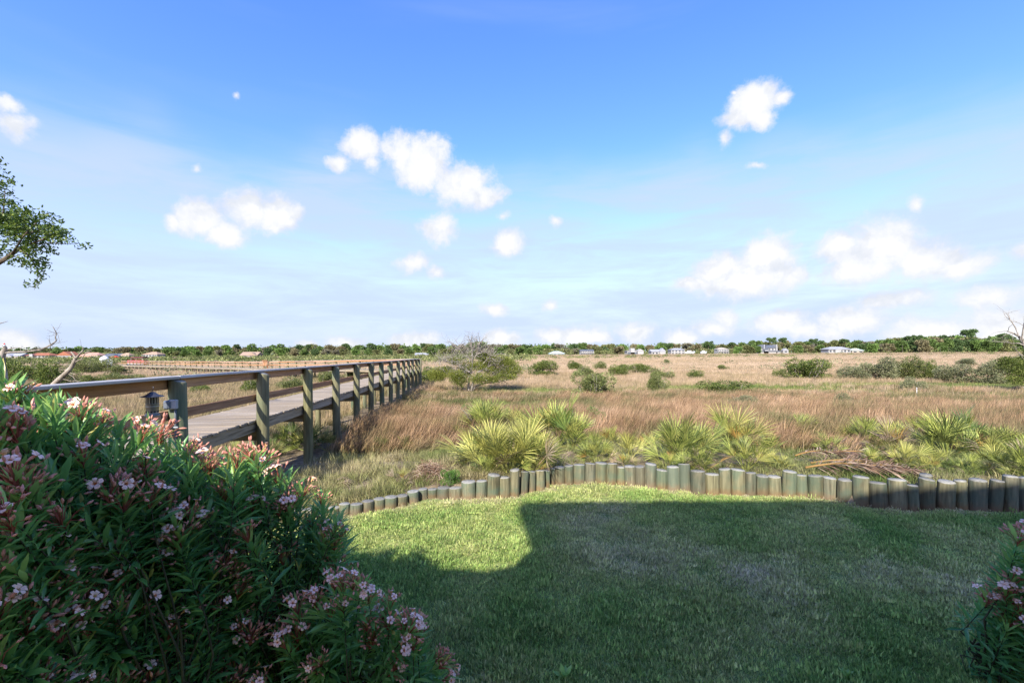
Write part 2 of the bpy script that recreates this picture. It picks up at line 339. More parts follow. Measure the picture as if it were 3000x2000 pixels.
# leaves
M['oleander'] = leafmat('oleander_leaf', [(0,(.11,.30,.10)),(.3,(.18,.42,.12)),(.7,(.31,.54,.14)),(.93,(.42,.60,.15)),(1,(.56,.52,.13))], .42, .34, .6)
M['bud'] = plain('oleander_bud', (.60,.27,.20), .5); M['petal'] = plain('oleander_petal', (.95,.63,.50), .6); M['throat'] = plain('oleander_throat', (.75,.38,.16), .6)
M['fstem'] = plain('oleander_flower_stem', (.36,.10,.07), .6)
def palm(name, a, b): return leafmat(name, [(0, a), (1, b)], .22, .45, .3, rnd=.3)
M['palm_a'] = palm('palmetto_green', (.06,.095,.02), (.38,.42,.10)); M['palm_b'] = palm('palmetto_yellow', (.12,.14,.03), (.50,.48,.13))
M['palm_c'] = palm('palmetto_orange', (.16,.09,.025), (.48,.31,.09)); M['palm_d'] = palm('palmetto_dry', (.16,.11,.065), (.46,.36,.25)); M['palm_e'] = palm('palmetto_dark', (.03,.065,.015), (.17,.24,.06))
M['shrub_olive'] = leafmat('shrub_olive', [(0,(.055,.075,.02)),(.5,(.17,.20,.06)),(1,(.38,.39,.15))], .28, .55, .25)
M['shrub_green'] = leafmat('shrub_green', [(0,(.04,.065,.014)),(.5,(.13,.175,.035)),(1,(.31,.34,.09))], .28, .5, .3)
M['shrub_pale'] = leafmat('shrub_pale', [(0,(.085,.105,.05)),(.5,(.21,.225,.11)),(1,(.38,.37,.20))], .25, .6, .2)
M['shrub_bright'] = leafmat('shrub_bright', [(0,(.04,.10,.02)),(.5,(.11,.22,.04)),(1,(.20,.34,.08))], .3, .5, .3)
M['cedar'] = leafmat('cedar_foliage', [(0,(.05,.07,.015)),(.5,(.15,.18,.03)),(1,(.28,.29,.06))], .2, .6, .2)
M['oak'] = leafmat('oak_leaf', [(0,(.03,.065,.012)),(.5,(.085,.15,.025)),(1,(.24,.30,.06))], .35, .45, .35)
for k, c in {'t_dark': (.085,.135,.05), 't_mid': (.115,.175,.05), 't_bright': (.145,.23,.06), 't_olive': (.165,.18,.07), 't_brown': (.20,.18,.095), 't_grey': (.20,.19,.125)}.items():
    M[k] = leafmat('far_tree_'+k[2:], [(0, tuple(v*.6 for v in c)), (.5, c), (1, tuple(v*1.55 for v in c))], .15, .7, .1)

# ------------------------------------------------------------------ the setting: marsh ground and lawn
def nonuni(lo, hi, fine_lo, fine_hi, step, grow):
    a = list(np.arange(fine_lo, fine_hi+1e-6, step)); s = step
    while a[-1] < hi: s *= grow; a.append(a[-1]+s)
    s = step
    while a[0] > lo: s *= grow; a.insert(0, a[0]-s)
    return np.array(a)
def build_ground():
    xs = nonuni(-4000, 4000, -12, 14, .22, 1.07); ys = nonuni(-1500, 9000, 3, 22, .16, 1.045)
    X, Y = np.meshgrid(xs, ys); Z = ground(X, Y)
    n, m = X.shape; i = np.arange(n*m).reshape(n, m)
    Q = np.stack([i[:-1,:-1], i[:-1,1:], i[1:,1:], i[1:,:-1]], -1).reshape(-1,4)
    o = obj('marsh_ground', mesh('marsh_ground', np.stack([X.ravel(), Y.ravel(), Z.ravel()], 1), Q, True, None, [M['soil']]))
    tag(o, 'brown salt marsh ground stretching to the far treeline', None, None, 'structure')
    # lawn: a sheet from under the porch to the log wall
    xs = np.linspace(-9, 11, 120); V = []
    for x in xs:
        yy = np.linspace(-7, wallY(x)+.02, 70); V.append(np.stack([np.full(70, x), yy, .004*np.sin(yy*3+x*2)], 1))
    i = np.arange(120*70).reshape(120, 70); Q = np.stack([i[:-1,:-1], i[1:,:-1], i[1:,1:], i[:-1,1:]], -1).reshape(-1,4)
    o = obj('lawn_ground', mesh('lawn_ground', np.concatenate(V), Q, True, None, [M['lawn_soil']])); tag(o, 'soil under the mown lawn', None, None, 'structure')
build_ground()

# ------------------------------------------------------------------ log retaining wall: posts as (left x, right x, top y, base y) in the photograph
def log_mesh(seed):
    r = np.random.default_rng(seed); n = 20; an = np.arange(n)*2*PI/n
    wob = 1+.03*np.sin(an*2+r.uniform(0,6))+.02*np.sin(an*3+r.uniform(0,6))
    V = []; tilt = r.uniform(-.12, .12, 2)
    prof = [(-.5,1.03),(0,1.03),(.3,1.01),(.7,.995),(.955,.985),(.985,.95),(1,.90)]
    for z, k in prof:
        rr = wob*k*(1+.008*r.normal(size=n)); x, y = rr*np.cos(an), rr*np.sin(an)
        V.append(np.stack([x, y, np.full(n, z)+(0 if z < .9 else 1)*(x*tilt[0]+y*tilt[1])*.16], 1))
    V.append(np.array([[0,0,1.0+.004]])); V = np.concatenate(V); k = len(prof)
    Q = [[i*n+j, i*n+(j+1)%n, (i+1)*n+(j+1)%n, (i+1)*n+j] for i in range(k-1) for j in range(n)]
    T = [[(k-1)*n+j, (k-1)*n+(j+1)%n, k*n] for j in range(n)]
    mi = np.array([1]*n + [0]*len(Q)); mi[-n:] = 1
    me = mesh('log_post', V, [np.array(T), np.array(Q)], True, None, [M['log'], M['endgrain']], mi); return me
def build_wall():
    logs = [log_mesh(s) for s in range(7)]; c = P(1900, 1430, 8); c.z = 0
    w = thing('log_retaining_wall', 'curved garden edging of upright grey-green sawn logs behind the lawn', 'retaining wall', (2, 7.5, 0))
    inv = Vector((2, 7.5, 0))
    for i, (x0, x1, yt, yb) in enumerate(POSTS):
        b = P((x0+x1)/2, yb, 1) - Vector((0,0,EYE)); t = EYE/-b.z; Yf = t           # front foot on the lawn
        wpx = (x1-x0); ct = math.hypot(1, (.5*(x0+x1)-1500)/F)
        r = .5*wpx/F*Yf/ct*1.09; Yc = Yf + r*.9; p = P((x0+x1)/2, yb, Yc); h = P((x0+x1)/2, yt, Yf+r*.4).z
        o = obj('log_post', logs[i % 7], w, Vector((p.x, Yc, 0))-inv, (random.gauss(0,.03), random.gauss(0,.03), random.uniform(0, 6.28)), (r*1.02, r*1.02, max(h, .12)))
build_wall()

# ------------------------------------------------------------------ the house the picture is taken from: stands behind the camera and shades the lawn
def build_home():
    t = thing('home', 'two storey house with a shadow-shaped porch roof at the near end of the lawn', 'house', (0, -5, 0))
    wall = surf('stucco', [(.3,(.55,.5,.42)),(.7,(.65,.6,.52))], (4,4,4), 5, .9, .2, rnd=0); roof = surf('shingle', [(.3,(.12,.1,.09)),(.7,(.2,.17,.15))], (8,8,8), 5, .9, .3, rnd=0)
    te = math.tan(SUN_EL)
    L = 10.0; cx, cy, hz = .19-L*SH.x, 7.24-L*SH.y, L*te
    def add(nm, b, m): obj(nm, MB().add(*b).mesh(nm, [m]), t, (0, 5, 0))
    add('wall', box(cx+.5, 9.0, -8.5, cy-.6, 0, hz-.25), wall)
    def slab(nm, shadow, L, th, m):                       # a flat roof given by the outline of the shadow it throws
        V = [(x-L*SH.x, y-L*SH.y) for x, y in shadow]; n = len(V); V3 = np.array([(x, y, L*te-th) for x, y in V]+[(x, y, L*te) for x, y in V])
        c = V3.mean(0); V3 = np.vstack([V3, [c[0], c[1], L*te-th], [c[0], c[1], L*te]])
        T = [[2*n, (k+1) % n, k] for k in range(n)]+[[2*n+1, n+k, n+(k+1) % n] for k in range(n)]
        add(nm, (V3, [np.array(T), np.array([[k, (k+1) % n, n+(k+1) % n, n+k] for k in range(n)])]), m)
    slab('roof', [(.17,7.24),(.34,5.55),(.3,1.0),(12.4,1.0),(12.4,7.24)][::-1], L, .25, roof)
    L2 = 5.9; y2 = 4.98-L2*SH.y; h2 = L2*te
    slab('porch_shadow_roof', [(.36,5.7),(.27,5.3),(.06,5.08),(-.3,4.96),(-.62,5.03),(-1.0,4.97),(-1.45,4.7),(-1.9,4.45),(-6.5,3.7),(-6.5,2.6),(7,2.6),(7,5.5)][::-1], L2, .16, roof)  # unseen; wavy front edge shaped only to round off the lawn shadow
    add('porch_floor', box(-5, 6, cy-.62, -.35, -.1, .78), M['deck'])
    for x in (-4.6, 1.2, 5.8): add('porch_post', box(x-.06, x+.06, y2-.62, y2-.5, .78, h2-.16), wall)
build_home()

# ------------------------------------------------------------------ boardwalk
def build_boardwalk():
    t = thing('boardwalk', 'long weathered wooden boardwalk with one plank rail, crossing the marsh and turning left', 'boardwalk', (-5, 6, 0)); off = Vector((-5, 6, 0))
    DIR = Vector((-.1043, 1, 0)).normalized(); NRM = Vector((DIR.y, -DIR.x, 0)); A0 = Vector((-3.80, 0, 0))      # NRM points right
    ang = math.atan2(DIR.y, DIR.x)
    def at(Y, o, z): p = A0 + DIR*(Y/DIR.y) + NRM*o; return Vector((p.x, p.y, z))
    dz = lambda Y: 1.185 - .0022*(Y-6)
    W = 1.3
    planks = [MB().add(*cbox(W+.05, .137, .038, .006, .0012)).mesh('deck_plank', [M['deck']]) for _ in range(6)]
    Y = 3.3; k = 0
    while Y < 39.4:
        p = at(Y, -W/2-.1+random.uniform(-.012,.012), dz(Y)-.019)
        obj('deck_plank', planks[k % 6], t, p-off, (random.gauss(0,.002), random.gauss(0,.004), ang-PI/2+random.gauss(0,.004)+(PI if k % 2 else 0)))
        Y += .1445; k += 1
    # boards along the walk: made once per length, chamfered
    def board(nm, a, b, w, h, m):
        d = b-a; l = d.length-.006
        o = obj(nm, MB().add(*cbox(l, w, h, .006, .0015)).mesh(nm, [M[m]]), t, (a+b)/2-off, (0, -math.asin(max(-1,min(1,d.z/d.length))), math.atan2(d.y, d.x))); return o
    Ys = [6.06+2.46*i for i in range(-2, 14)]; top = .905
    for i in range(0, len(Ys)-1, 2):
        a, b = Ys[i], Ys[min(i+2, len(Ys)-1)]
        board('rail_cap', at(a, -.06, dz(a)+top), at(b, -.06, dz(b)+top), .15, .036, 'cap')
        board('top_rail', at(a, -.118, dz(a)+top-.018-.069), at(b, -.118, dz(b)+top-.018-.069), .038, .134, 'rail')
        board('middle_rail', at(a, -.118, dz(a)+.405), at(b, -.118, dz(b)+.405), .038, .134, 'rail')
        for o in (-.125, -W/2-.1, -W-.06): board('stringer', at(a, o, dz(a)-.04-.092), at(b, o, dz(b)-.04-.092), .045, .184, 'stringer')
    def pile(nm, p, z0, z1, r, slant, seed):
        n = 16; an = np.arange(n)*2*PI/n; rg = np.random.default_rng(seed); V = []
        zs = [z0, z0+(z1-z0)*.35, z0+(z1-z0)*.7, z1-.02, z1]
        for j, z in enumerate(zs):
            rr = r*(1.05-.08*j/4)*(1+.012*rg.normal(size=n))*(.93 if j == 4 else 1)
            x, y = rr*np.cos(an), rr*np.sin(an); s = slant*(x*NRM.x+y*NRM.y) if j >= 3 else 0
            V.append(np.stack([x, y, np.full(n, z)-s], 1))
        V.append(np.array([[0,0,z1]])); V = np.concatenate(V)
        Q = [[i*n+j, i*n+(j+1)%n, (i+1)*n+(j+1)%n, (i+1)*n+j] for i in range(4) for j in range(n)]
        T = [[4*n+j, 4*n+(j+1)%n, 5*n] for j in range(n)]
        return obj(nm, mesh(nm, V, [np.array(T), np.array(Q)], True, None, [M['pile'], M['endgrain']], [1]*n+[0]*len(Q)), t, Vector((p.x, p.y, 0))-off, (random.gauss(0,.012), random.gauss(0,.012), 0))
    for i, Y in enumerate(Ys):
        g = float(ground(at(Y,0,0).x, Y))
        pile('rail_post', at(Y, .012, 0), g-.5, dz(Y)+top-.035, .106, .35, i)
        g = float(ground(at(Y,-W,0).x, Y)); pile('deck_pile', at(Y+.05, -W-.0, 0), g-.5, dz(Y)-.42, .085, 0, 50+i)
        a, b = at(Y-.02, -W-.12, dz(Y)-.32), at(Y-.02, .05, dz(Y)-.32); board('crossbeam', a+DIR*.13, b+DIR*.13, .045, .184, 'stringer')
    # far stretch: turns left at the corner
    C = [at(39.3, -.06, 2.02), Vector((-36, 64, 1.55)), Vector((-78, 95, 1.44)), Vector((-88, 102.5, 1.42))]
    seg = []; tot = 0
    for a, b in zip(C, C[1:]): L = (b-a).length; seg.append((a, b, tot, L)); tot += L
    def far(s, o, z):
        for a, b, s0, L in seg:
            if s <= s0+L or b is C[-1]:
                f = (s-s0)/L; p = a.lerp(b, f); d = (b-a); d.z = 0; d.normalize(); n = Vector((d.y, -d.x, 0)); break
        return Vector((p.x+n.x*o, p.y+n.y*o, p.z-.914+z)), math.atan2(d.y, d.x)
    # n points right of travel (away from the camera): the rail stands on that far side
    W2 = 1.5; s = 0; i = 0; mb = MB()
    while s < tot-.2:
        p, a = far(s, -W2/2-.05, -.02); V, Fx = box(-.07,.07,-W2/2,W2/2,-.02,.02); ca, sa = math.cos(a), math.sin(a)
        V = V @ np.array([[ca,sa,0],[-sa,ca,0],[0,0,1]]) + np.array(p-off); mb.add(V, Fx); s += .146
    o = obj('far_planking', mb.mesh('far_planking', [M['deck']]), t); tag(o, 'grey planking of the far stretch', None, None, 'stuff')
    s = 0; i = 0
    while s < tot-2.46:
        p, a = far(s, .06, 0); g = float(ground(p.x, p.y)); pile('rail_post', p, g-.5, p.z+.88, .09, .0, 100+i)
        p, a = far(s+.05, -W2+.1, 0); g = float(ground(p.x, p.y)); pile('deck_pile', p, g-.5, p.z-.22, .09, 0, 200+i)
        if i % 2 == 0:
            s2 = min(s+4.92, tot-.1)
            for o_, z, w, h, m, nm in ((-.02,.9,.15,.036,'cap','rail_cap'),(-.09,.815,.038,.134,'rail','top_rail'),(-.09,.42,.038,.134,'rail','middle_rail'),(-W2,-.14,.045,.184,'stringer','stringer')):
                board(nm, far(s, o_, z)[0], far(s2, o_, z)[0], w, h, m)
        a1, b1 = far(s+.15, -W2, -.31)[0], far(s+.15, .06, -.31)[0]; board('crossbeam', a1, b1, .045, .184, 'stringer')
        s += 2.46; i += 1
    for s in (40, 44, 47, 51):                             # taller bracing piles over the creek
        p, a = far(s, -W2-.5, 0); pile('creek_pile', p, -.9, p.z-.35, .1, 0, int(300+s))
    # bench on the far stretch, its back to the rail
    p, a = far(33.2, -.35, 0)
    b = thing('bench', 'slatted wooden bench standing against the rail of the far boardwalk', 'bench', p, a)
    def part(nm, l, w, h, loc, rot=(0,0,0)): obj(nm, MB().add(*cbox(l, w, h, .005)).mesh(nm, [M['rail']]), b, loc, rot)
    for k in range(4): part('seat_slat', 1.7, .11, .035, (0, -.15-.13*k, .44))
    for k in range(11): part('back_slat', .1, .03, .75, (-.75+.15*k, .02, .68), (.2,0,0))
    part('back_rail', 1.7, .05, .1, (0, .09, 1.02), (.2,0,0))
    for sx in (-.75, .75):
        for y in (-.5, -.05): part('leg', .08, .08, .44, (sx, y, .22))
        part('armrest', .1, .6, .035, (sx, -.28, .66)); part('arm_post', .07, .07, .22, (sx, -.5, .55))
    return far
FAR = build_boardwalk()

# ------------------------------------------------------------------ insect trap hanging from the rail, outlet box on the first post
def build_trap():
    dark = plain('trap_hat_metal', (.05,.055,.07), .35, .5, .3); bronze = plain('trap_body', (.22,.20,.16), .38, .5, .6); blk = plain('trap_slot', (.02,.02,.022), .5); band_metal = plain('trap_band', (.30,.29,.25), .3, .5, .5)
    c = P(446, 1147, 5.42)
    t = thing('insect_trap', 'lantern-shaped bronze insect trap with dark hat, hanging under the rail', 'insect trap', c)
    obj('hat', MB().add(*lathe([(.0,.0),(.022,-.002),(.034,-.012),(.05,-.026),(.07,-.04),(.118,-.056),(.12,-.06),(.07,-.05),(.03,-.03),(0,-.02)], 28)).mesh('hat', [dark], True), t)
    obj('hook', MB().add(*tube([(0,0,-.01),(0,0,.02),(.012,0,.034),(.02,0,.045),(.01,0,.058),(-.006,0,.052)], .003, 6)).mesh('hook', [dark], True), t)
    obj('inner_core', MB().add(*lathe([(.0,-.05),(.048,-.05),(.048,-.14),(0,-.14)], 20)).mesh('inner_core', [blk], True), t)
    for k in range(14):
        a = k*2*PI/14; obj('grille_bar', MB().add(*box(-.004,.004,-.008,.008,-.142,-.055)).mesh('grille_bar', [bronze]), t, (.06*math.cos(a), .06*math.sin(a), 0), (0,0,a))
    obj('body', MB().add(*lathe([(.0,-.14),(.066,-.14),(.068,-.147),(.064,-.152),(.064,-.2),(.062,-.215),(.06,-.255),(.064,-.262),(.07,-.268),(.078,-.28),(.078,-.287),(0,-.287)], 28)).mesh('body', [bronze], True), t)
    obj('band', MB().add(*lathe([(.0655,-.166),(.067,-.17),(.067,-.176),(.0655,-.18)], 28)).mesh('band', [band_metal], True), t)  # plain paler metal ring
    for k in range(12):
        a = k*2*PI/12; V, Fx = lathe([(.0115,0),(.0115,.004),(0,.004)], 12); obj('vent_hole', MB().add(V, Fx).mesh('vent_hole', [blk]), t, (.0595*math.cos(a), .0595*math.sin(a), -.236), (0, PI/2, a))
    obj('cord', MB().add(*tube([(.05,0,-.28),(.09,-.01,-.255),(.12,-.02,-.28),(.13,.0,-.4),(.16,.06,-.55)], .004, 6)).mesh('cord', [blk], True), t)
    q = P(506, 1184, 5.93)
    g = plain('outlet_grey', (.36,.38,.40), .45); lid = plain('outlet_lid', (.12,.14,.17), .15, .6)
    e = thing('outlet_box', 'grey weatherproof outlet box with clear lid on the first rail post', 'outlet', q, .25)
    obj('housing', MB().add(*cbox(.11, .06, .12, .008)).mesh('housing', [g]), e, (0,0,0))
    obj('lid', MB().add(*cbox(.075, .065, .115, .018)).mesh('lid', [lid]), e, (-.052, -.03, -.002), (0,0,-.2))
    obj('conduit', MB().add(*tube([(.03,.0,-.06),(.03,.0,-.2),(.03,.01,-.5),(.03,.02,-1.0)], .014, 10)).mesh('conduit', [plain('conduit_grey', (.10,.115,.13), .5)], True), e)
    obj('clamp', MB().add(*cbox(.06,.02,.02,.004)).mesh('clamp', [g]), e, (.035,-.01,-.3))
build_trap()

# ------------------------------------------------------------------ grasses: tufts scattered over the ground
def tuft(name, n, rad, h, w, lean, mat, wind=(0,0), seg=2, spread=.35, hv=.35):
    """a clump of bent tapering blades"""
    a = RNG.uniform(0, 2*PI, n); r = rad*np.sqrt(RNG.uniform(0, 1, n)); base = np.stack([r*np.cos(a), r*np.sin(a), np.zeros(n)], 1)
    hh = h*(1-hv*RNG.uniform(0, 1, n)); dirn = np.stack([np.cos(a), np.sin(a), np.zeros(n)], 1)*(spread*RNG.uniform(.1, 1, n))[:,None] + np.array([wind[0], wind[1], 0])
    dirn += RNG.normal(0, .12, (n,3))*[1,1,0]; side = np.stack([-np.sin(a+RNG.uniform(-1,1,n)), np.cos(a+RNG.uniform(-1,1,n)), np.zeros(n)], 1)
    V = []; 
    for k in range(seg+1):
        t = k/seg; c = base + np.array([0,0,1])*(hh*t*(1-.18*lean*t))[:,None] + dirn*(hh*lean*t*t)[:,None]
        ww = w*(1-t)**.7*(1+.0*t) if k < seg else w*.06
        V.append(c-side*ww/2); V.append(c+side*ww/2)
    V = np.stack(V, 1).reshape(-1,3); k = 2*(seg+1); Q = []
    for s in range(seg): Q.append([2*s, 2*s+1, 2*s+3, 2*s+2])
    Q = (np.array(Q)[None]+(np.arange(n)*k)[:,None,None]).reshape(-1,4)
    me = mesh(name, V, Q, False, None, [mat]); me.attributes.new('along', 'FLOAT', 'POINT').data.foreach_set('value', np.tile(np.repeat(np.linspace(0, 1, seg+1), 2), n).astype(np.float32))
    me.attributes.new('blade', 'FLOAT', 'POINT').data.foreach_set('value', np.repeat(RNG.uniform(0, 1, n), 2*(seg+1)).astype(np.float32))
    return bpy.data.objects.new(name, me)
def scatter(name, label, src, pts, scl, tone, tilt=.12, rz=None):
    n = len(pts); me = bpy.data.meshes.new(name); me.vertices.add(n); me.vertices.foreach_set('co', np.asarray(pts, np.float32).ravel())
    rot = np.stack([RNG.normal(0, tilt, n), RNG.normal(0, tilt, n), RNG.uniform(0, 2*PI, n) if rz is None else rz], 1)
    scl = np.asarray(scl, float); scl = np.repeat(scl[:,None], 3, 1) if scl.ndim == 1 else scl
    for nm, ty, v in (('rot', 'FLOAT_VECTOR', rot), ('scl', 'FLOAT_VECTOR', scl)): me.attributes.new(nm, ty, 'POINT').data.foreach_set('vector', v.astype(np.float32).ravel())
    me.attributes.new('tone', 'FLOAT', 'POINT').data.foreach_set('value', np.clip(tone, 0, 1).astype(np.float32))
    o = obj(name, me); g = bpy.data.node_groups.new(name, 'GeometryNodeTree')
    g.interface.new_socket('Geometry', in_out='INPUT', socket_type='NodeSocketGeometry'); g.interface.new_socket('Geometry', in_out='OUTPUT', socket_type='NodeSocketGeometry')
    gi = g.nodes.new('NodeGroupInput'); go = g.nodes.new('NodeGroupOutput'); ip = g.nodes.new('GeometryNodeInstanceOnPoints'); oi = g.nodes.new('GeometryNodeObjectInfo')
    oi.inputs['Object'].default_value = src; oi.inputs['As Instance'].default_value = True
    for nm, sock in (('rot', 'Rotation'), ('scl', 'Scale')):
        na = g.nodes.new('GeometryNodeInputNamedAttribute'); na.data_type = 'FLOAT_VECTOR'; na.inputs['Name'].default_value = nm
        out = [s for s in na.outputs if s.name == 'Attribute' and s.enabled][0]
        if sock == 'Rotation':
            er = g.nodes.new('FunctionNodeEulerToRotation'); g.links.new(out, er.inputs[0]); g.links.new(er.outputs[0], ip.inputs[sock])
        else: g.links.new(out, ip.inputs[sock])
    g.links.new(gi.outputs[0], ip.inputs['Points']); g.links.new(oi.outputs['Geometry'], ip.inputs['Instance']); g.links.new(ip.outputs[0], go.inputs[0])
    md = o.modifiers.new('scatter', 'NODES'); md.node_group = g
    return tag(o, label, None, None, 'stuff')
def fbm(X, Y, s, seed=0):
    r = np.random.default_rng(seed); v = 0; a = 1
    for k in range(4):
        for _ in range(3):
            t = r.uniform(0, 6.28); f = s*2**k; v = v + a/3*np.sin(f*(X*math.cos(t)+Y*math.sin(t))+r.uniform(0, 6.28)+1.3*np.sin(f*.7*(Y*math.cos(t)-X*math.sin(t))+r.uniform(0,6.28)))
        a *= .55
    return v
def wedge(n, y0, y1, half=1.2, pw=1.0, extra=3):
    """points over the ground in front of the camera, denser nearby for pw > 1"""
    u = RNG.uniform(0, 1, n); Y = y0*(y1/y0)**(u) if pw == 0 else (y0**(2-pw)+u*(y1**(2-pw)-y0**(2-pw)))**(1/(2-pw))
    X = RNG.uniform(-1, 1, n)*(half*Y+extra); return X, Y
def near_boardwalk(X, Y, lo=-1.5, hi=.18):
    o = (X-(-3.80-.1043*Y)); return (o > lo) & (o < hi) & (Y < 40)

def build_lawn():
    t = [tuft('lawn_tile%d' % k, 95, .17, .05, .011, .85, M['lawn'], seg=2, spread=.9, hv=.55) for k in range(3)]
    n = 12500; Y = RNG.uniform(2.2, 8.4, n); X = RNG.uniform(-1, 1, n)*(1.22*Y+.9); k = Y < wallY(X)-.03; X, Y = X[k], Y[k]
    d = wallY(X)-Y
    tone = .53 + .2*fbm(X, Y, 1.1, 3) + .2*fbm(X, Y, 3.4, 5) + .55*np.exp(-(d/.22)**2)
    tone += .35*np.exp(-(((X-2.2)/.8)**2+((Y-4.9)/.5)**2))*np.clip(.6+fbm(X, Y, 5, 8), 0, 1.5)      # worn, strawy patches
    pts = np.stack([X, Y, np.zeros(len(X))], 1); s = RNG.uniform(.6, 1.3, len(X))*(1+.2*fbm(X, Y, 4, 9))*(1-.35*np.exp(-(d/.2)**2)); j = RNG.integers(0, 3, len(X))
    for k in range(3): scatter('lawn_grass', 'mown green lawn grass, partly in the shade of the house', t[k], pts[j==k], s[j==k], tone[j==k], .15)
build_lawn()

def clearing(X, Y):
    """low green ground between the rush belts: 1 inside"""
    c = np.exp(-((Y-33-.12*X*np.sign(X)*0-.05*X)/4.2)**2)*sm(-6.5, -4, X) + .9*np.exp(-(((X-30)/14)**2+((Y-27)/4)**2)) + .8*np.exp(-(((X+2)/5)**2+((Y-24)/4)**2)) 
    return np.clip(c*np.clip(.78+.8*fbm(X*.6, Y, .3, 21), 0, 1), 0, 1)
def build_marsh():
    wind = (.45, .1)
    R = [tuft('rush_clump%d' % k, 30, .2, 1.0, .018, .5, M['rush'], wind, 3, .32, .45) for k in range(4)]
    # tall rush belt behind the bank
    X, Y = wedge(26000, 10.5, 34, 1.22, .9); d = Y-wallY(X)
    edge = 4.8 + .9*fbm(X, Y, .5, 11)*.5 + 1.0*sm(-1, -5, X) + .9*np.exp(-((X-5)/3)**2)
    c = clearing(X, Y); k = (d > edge) & ~near_boardwalk(X, Y, -1.7, .25) & (RNG.uniform(0,1,len(X)) > c*1.15) & (X > -4.3-.1043*Y)
    X, Y, d, edge, c = X[k], Y[k], d[k], edge[k], c[k]
    h = (.55+.48*sm(0, 2.0, d-edge))*(1-.28*sm(16, 22, Y))*(1+.16*fbm(X, Y, .9, 13))*RNG.uniform(.8, 1.15, len(X))*(1-.5*c)
    tone = .5 + .22*fbm(X, Y, .5, 14) + .25*fbm(X, Y, 1.5, 15) - .5*c*.6
    pts = np.stack([X, Y, ground(X, Y)-.02], 1); j = RNG.integers(0, 4, len(X))
    for q in range(4): scatter('rush', 'tall brown needle rush bending right along the near marsh edge', R[q], pts[j==q], np.stack([RNG.uniform(.9,1.3,(j==q).sum()), RNG.uniform(.9,1.3,(j==q).sum()), h[j==q]], 1), tone[j==q], .1, RNG.normal(0, .5, (j==q).sum()))
    # grass left of the boardwalk and beyond
    Mg = [tuft('marsh_clump%d' % k, 34, .3, .62, .019, .5, M['marshg'], (.3,.05), 2, .35, .5) for k in range(3)]
    X, Y = wedge(30000, 7.5, 70, 1.22, .95); left = X < -5.2-.1043*Y
    k = (left | (Y > 26)) & ~near_boardwalk(X, Y) & (RNG.uniform(0,1,len(X)) > clearing(X, Y)*1.2) & (Y-wallY(X) > .6)
    X, Y = X[k], Y[k]; h = .98*(1+.15*fbm(X, Y, .4, 31))*RNG.uniform(.75, 1.15, len(X)); tone = .62 - .2*(X < -5-.1*Y)*(Y < 60) + .12*fbm(X, Y, .25, 32) + .12*fbm(X, Y, 1.2, 33)
    pts = np.stack([X, Y, ground(X, Y)-.02], 1); j = RNG.integers(0, 3, len(X))
    for q in range(3): scatter('marsh_grass', 'tan marsh grass around and beyond the boardwalk', Mg[q], pts[j==q], np.stack([np.full((j==q).sum(), 1.1)]*2+[h[j==q]], 1), tone[j==q], .1, RNG.normal(0, .6, (j==q).sum()))
    Fg = [tuft('far_clump%d' % k, 70, 1.25, .62, .034, .4, M['marshg'], (.2,0), 1, .3, .5) for k in range(2)]
    X, Y = wedge(52000, 60, 430, 1.22, .75); h = (.95-.25*sm(100, 300, Y))*(1+.2*fbm(X, Y, .08, 41))*RNG.uniform(.7, 1.15, len(X))
    tone = .78 + .1*fbm(X*.4, Y, .05, 42) + .1*fbm(X*.5, Y, .3, 43) + .04*sm(100, 250, Y)
    pts = np.stack([X, Y, ground(X, Y)-.02], 1); j = RNG.integers(0, 2, len(X)); w = 1+Y/160
    for q in range(2): scatter('far_marsh_grass', 'pale pinkish tan marsh grass reaching to the far shore', Fg[q], pts[j==q], np.stack([w[j==q], w[j==q], h[j==q]], 1), tone[j==q], .04)
    # low green cover in the clearings
    Gg = [tuft('green_clump%d' % k, 60, .28, .24, .016, .8, M['greeng'], (.1,0), 2, .9, .5) for k in range(2)]
    X, Y = wedge(26000, 13, 46, 1.22, .9); c = clearing(X, Y); k = (RNG.uniform(0,1,len(X)) < c*1.1) & ~near_boardwalk(X, Y, -1.6, .1); X, Y = X[k], Y[k]
    tone = .66+.2*fbm(X, Y, .5, 51)+.2*fbm(X, Y, 1.6, 52); pts = np.stack([X, Y, ground(X, Y)], 1); j = RNG.integers(0, 2, len(X))
    for q in range(2): scatter('green_groundcover', 'low bright green plants in the wet clearings of the marsh', Gg[q], pts[j==q], np.stack([np.full((j==q).sum(), 1.2)]*2+[RNG.uniform(.5,1.5,(j==q).sum())], 1), tone[j==q], .15)
    # rough grass on the bank between the log wall and the rush
    S = [tuft('bank_clump%d' % k, 42, .15, .2, .0095, .95, M['straw'], (.1,0), 2, 1.0, .6) for k in range(3)]
    X, Y = wedge(15000, 6.8, 15.5, 1.22, .6); d = Y-wallY(X)
    bare = np.clip(fbm(X, Y, .9, 61)+.35*sm(1, 3, X), -1, 1)
    k = (d > .3) & (d < 7.2) & ~near_boardwalk(X, Y, -1.3, .12) & (bare < .42+RNG.uniform(-.2, .2, len(X))+.5*(d < .9)); X, Y, d = X[k], Y[k], d[k]
    tone = .34 + .25*fbm(X, Y, .8, 62) + .2*fbm(X, Y, 2.5, 63) - .1*sm(2, 5, X); hh = RNG.uniform(.3, 1.0, len(X))*(1+.7*sm(.5, -2, X))*(.7+.3*sm(.1, .8, d))
    pts = np.stack([X, Y, ground(X, Y)-.01], 1); j = RNG.integers(0, 3, len(X))
    for q in range(3): scatter('bank_grass', 'straw-coloured rough grass on the bank behind the log wall', S[q], pts[j==q], np.stack([RNG.uniform(.8,1.3,(j==q).sum())]*2+[hh[j==q]], 1), tone[j==q], .25)
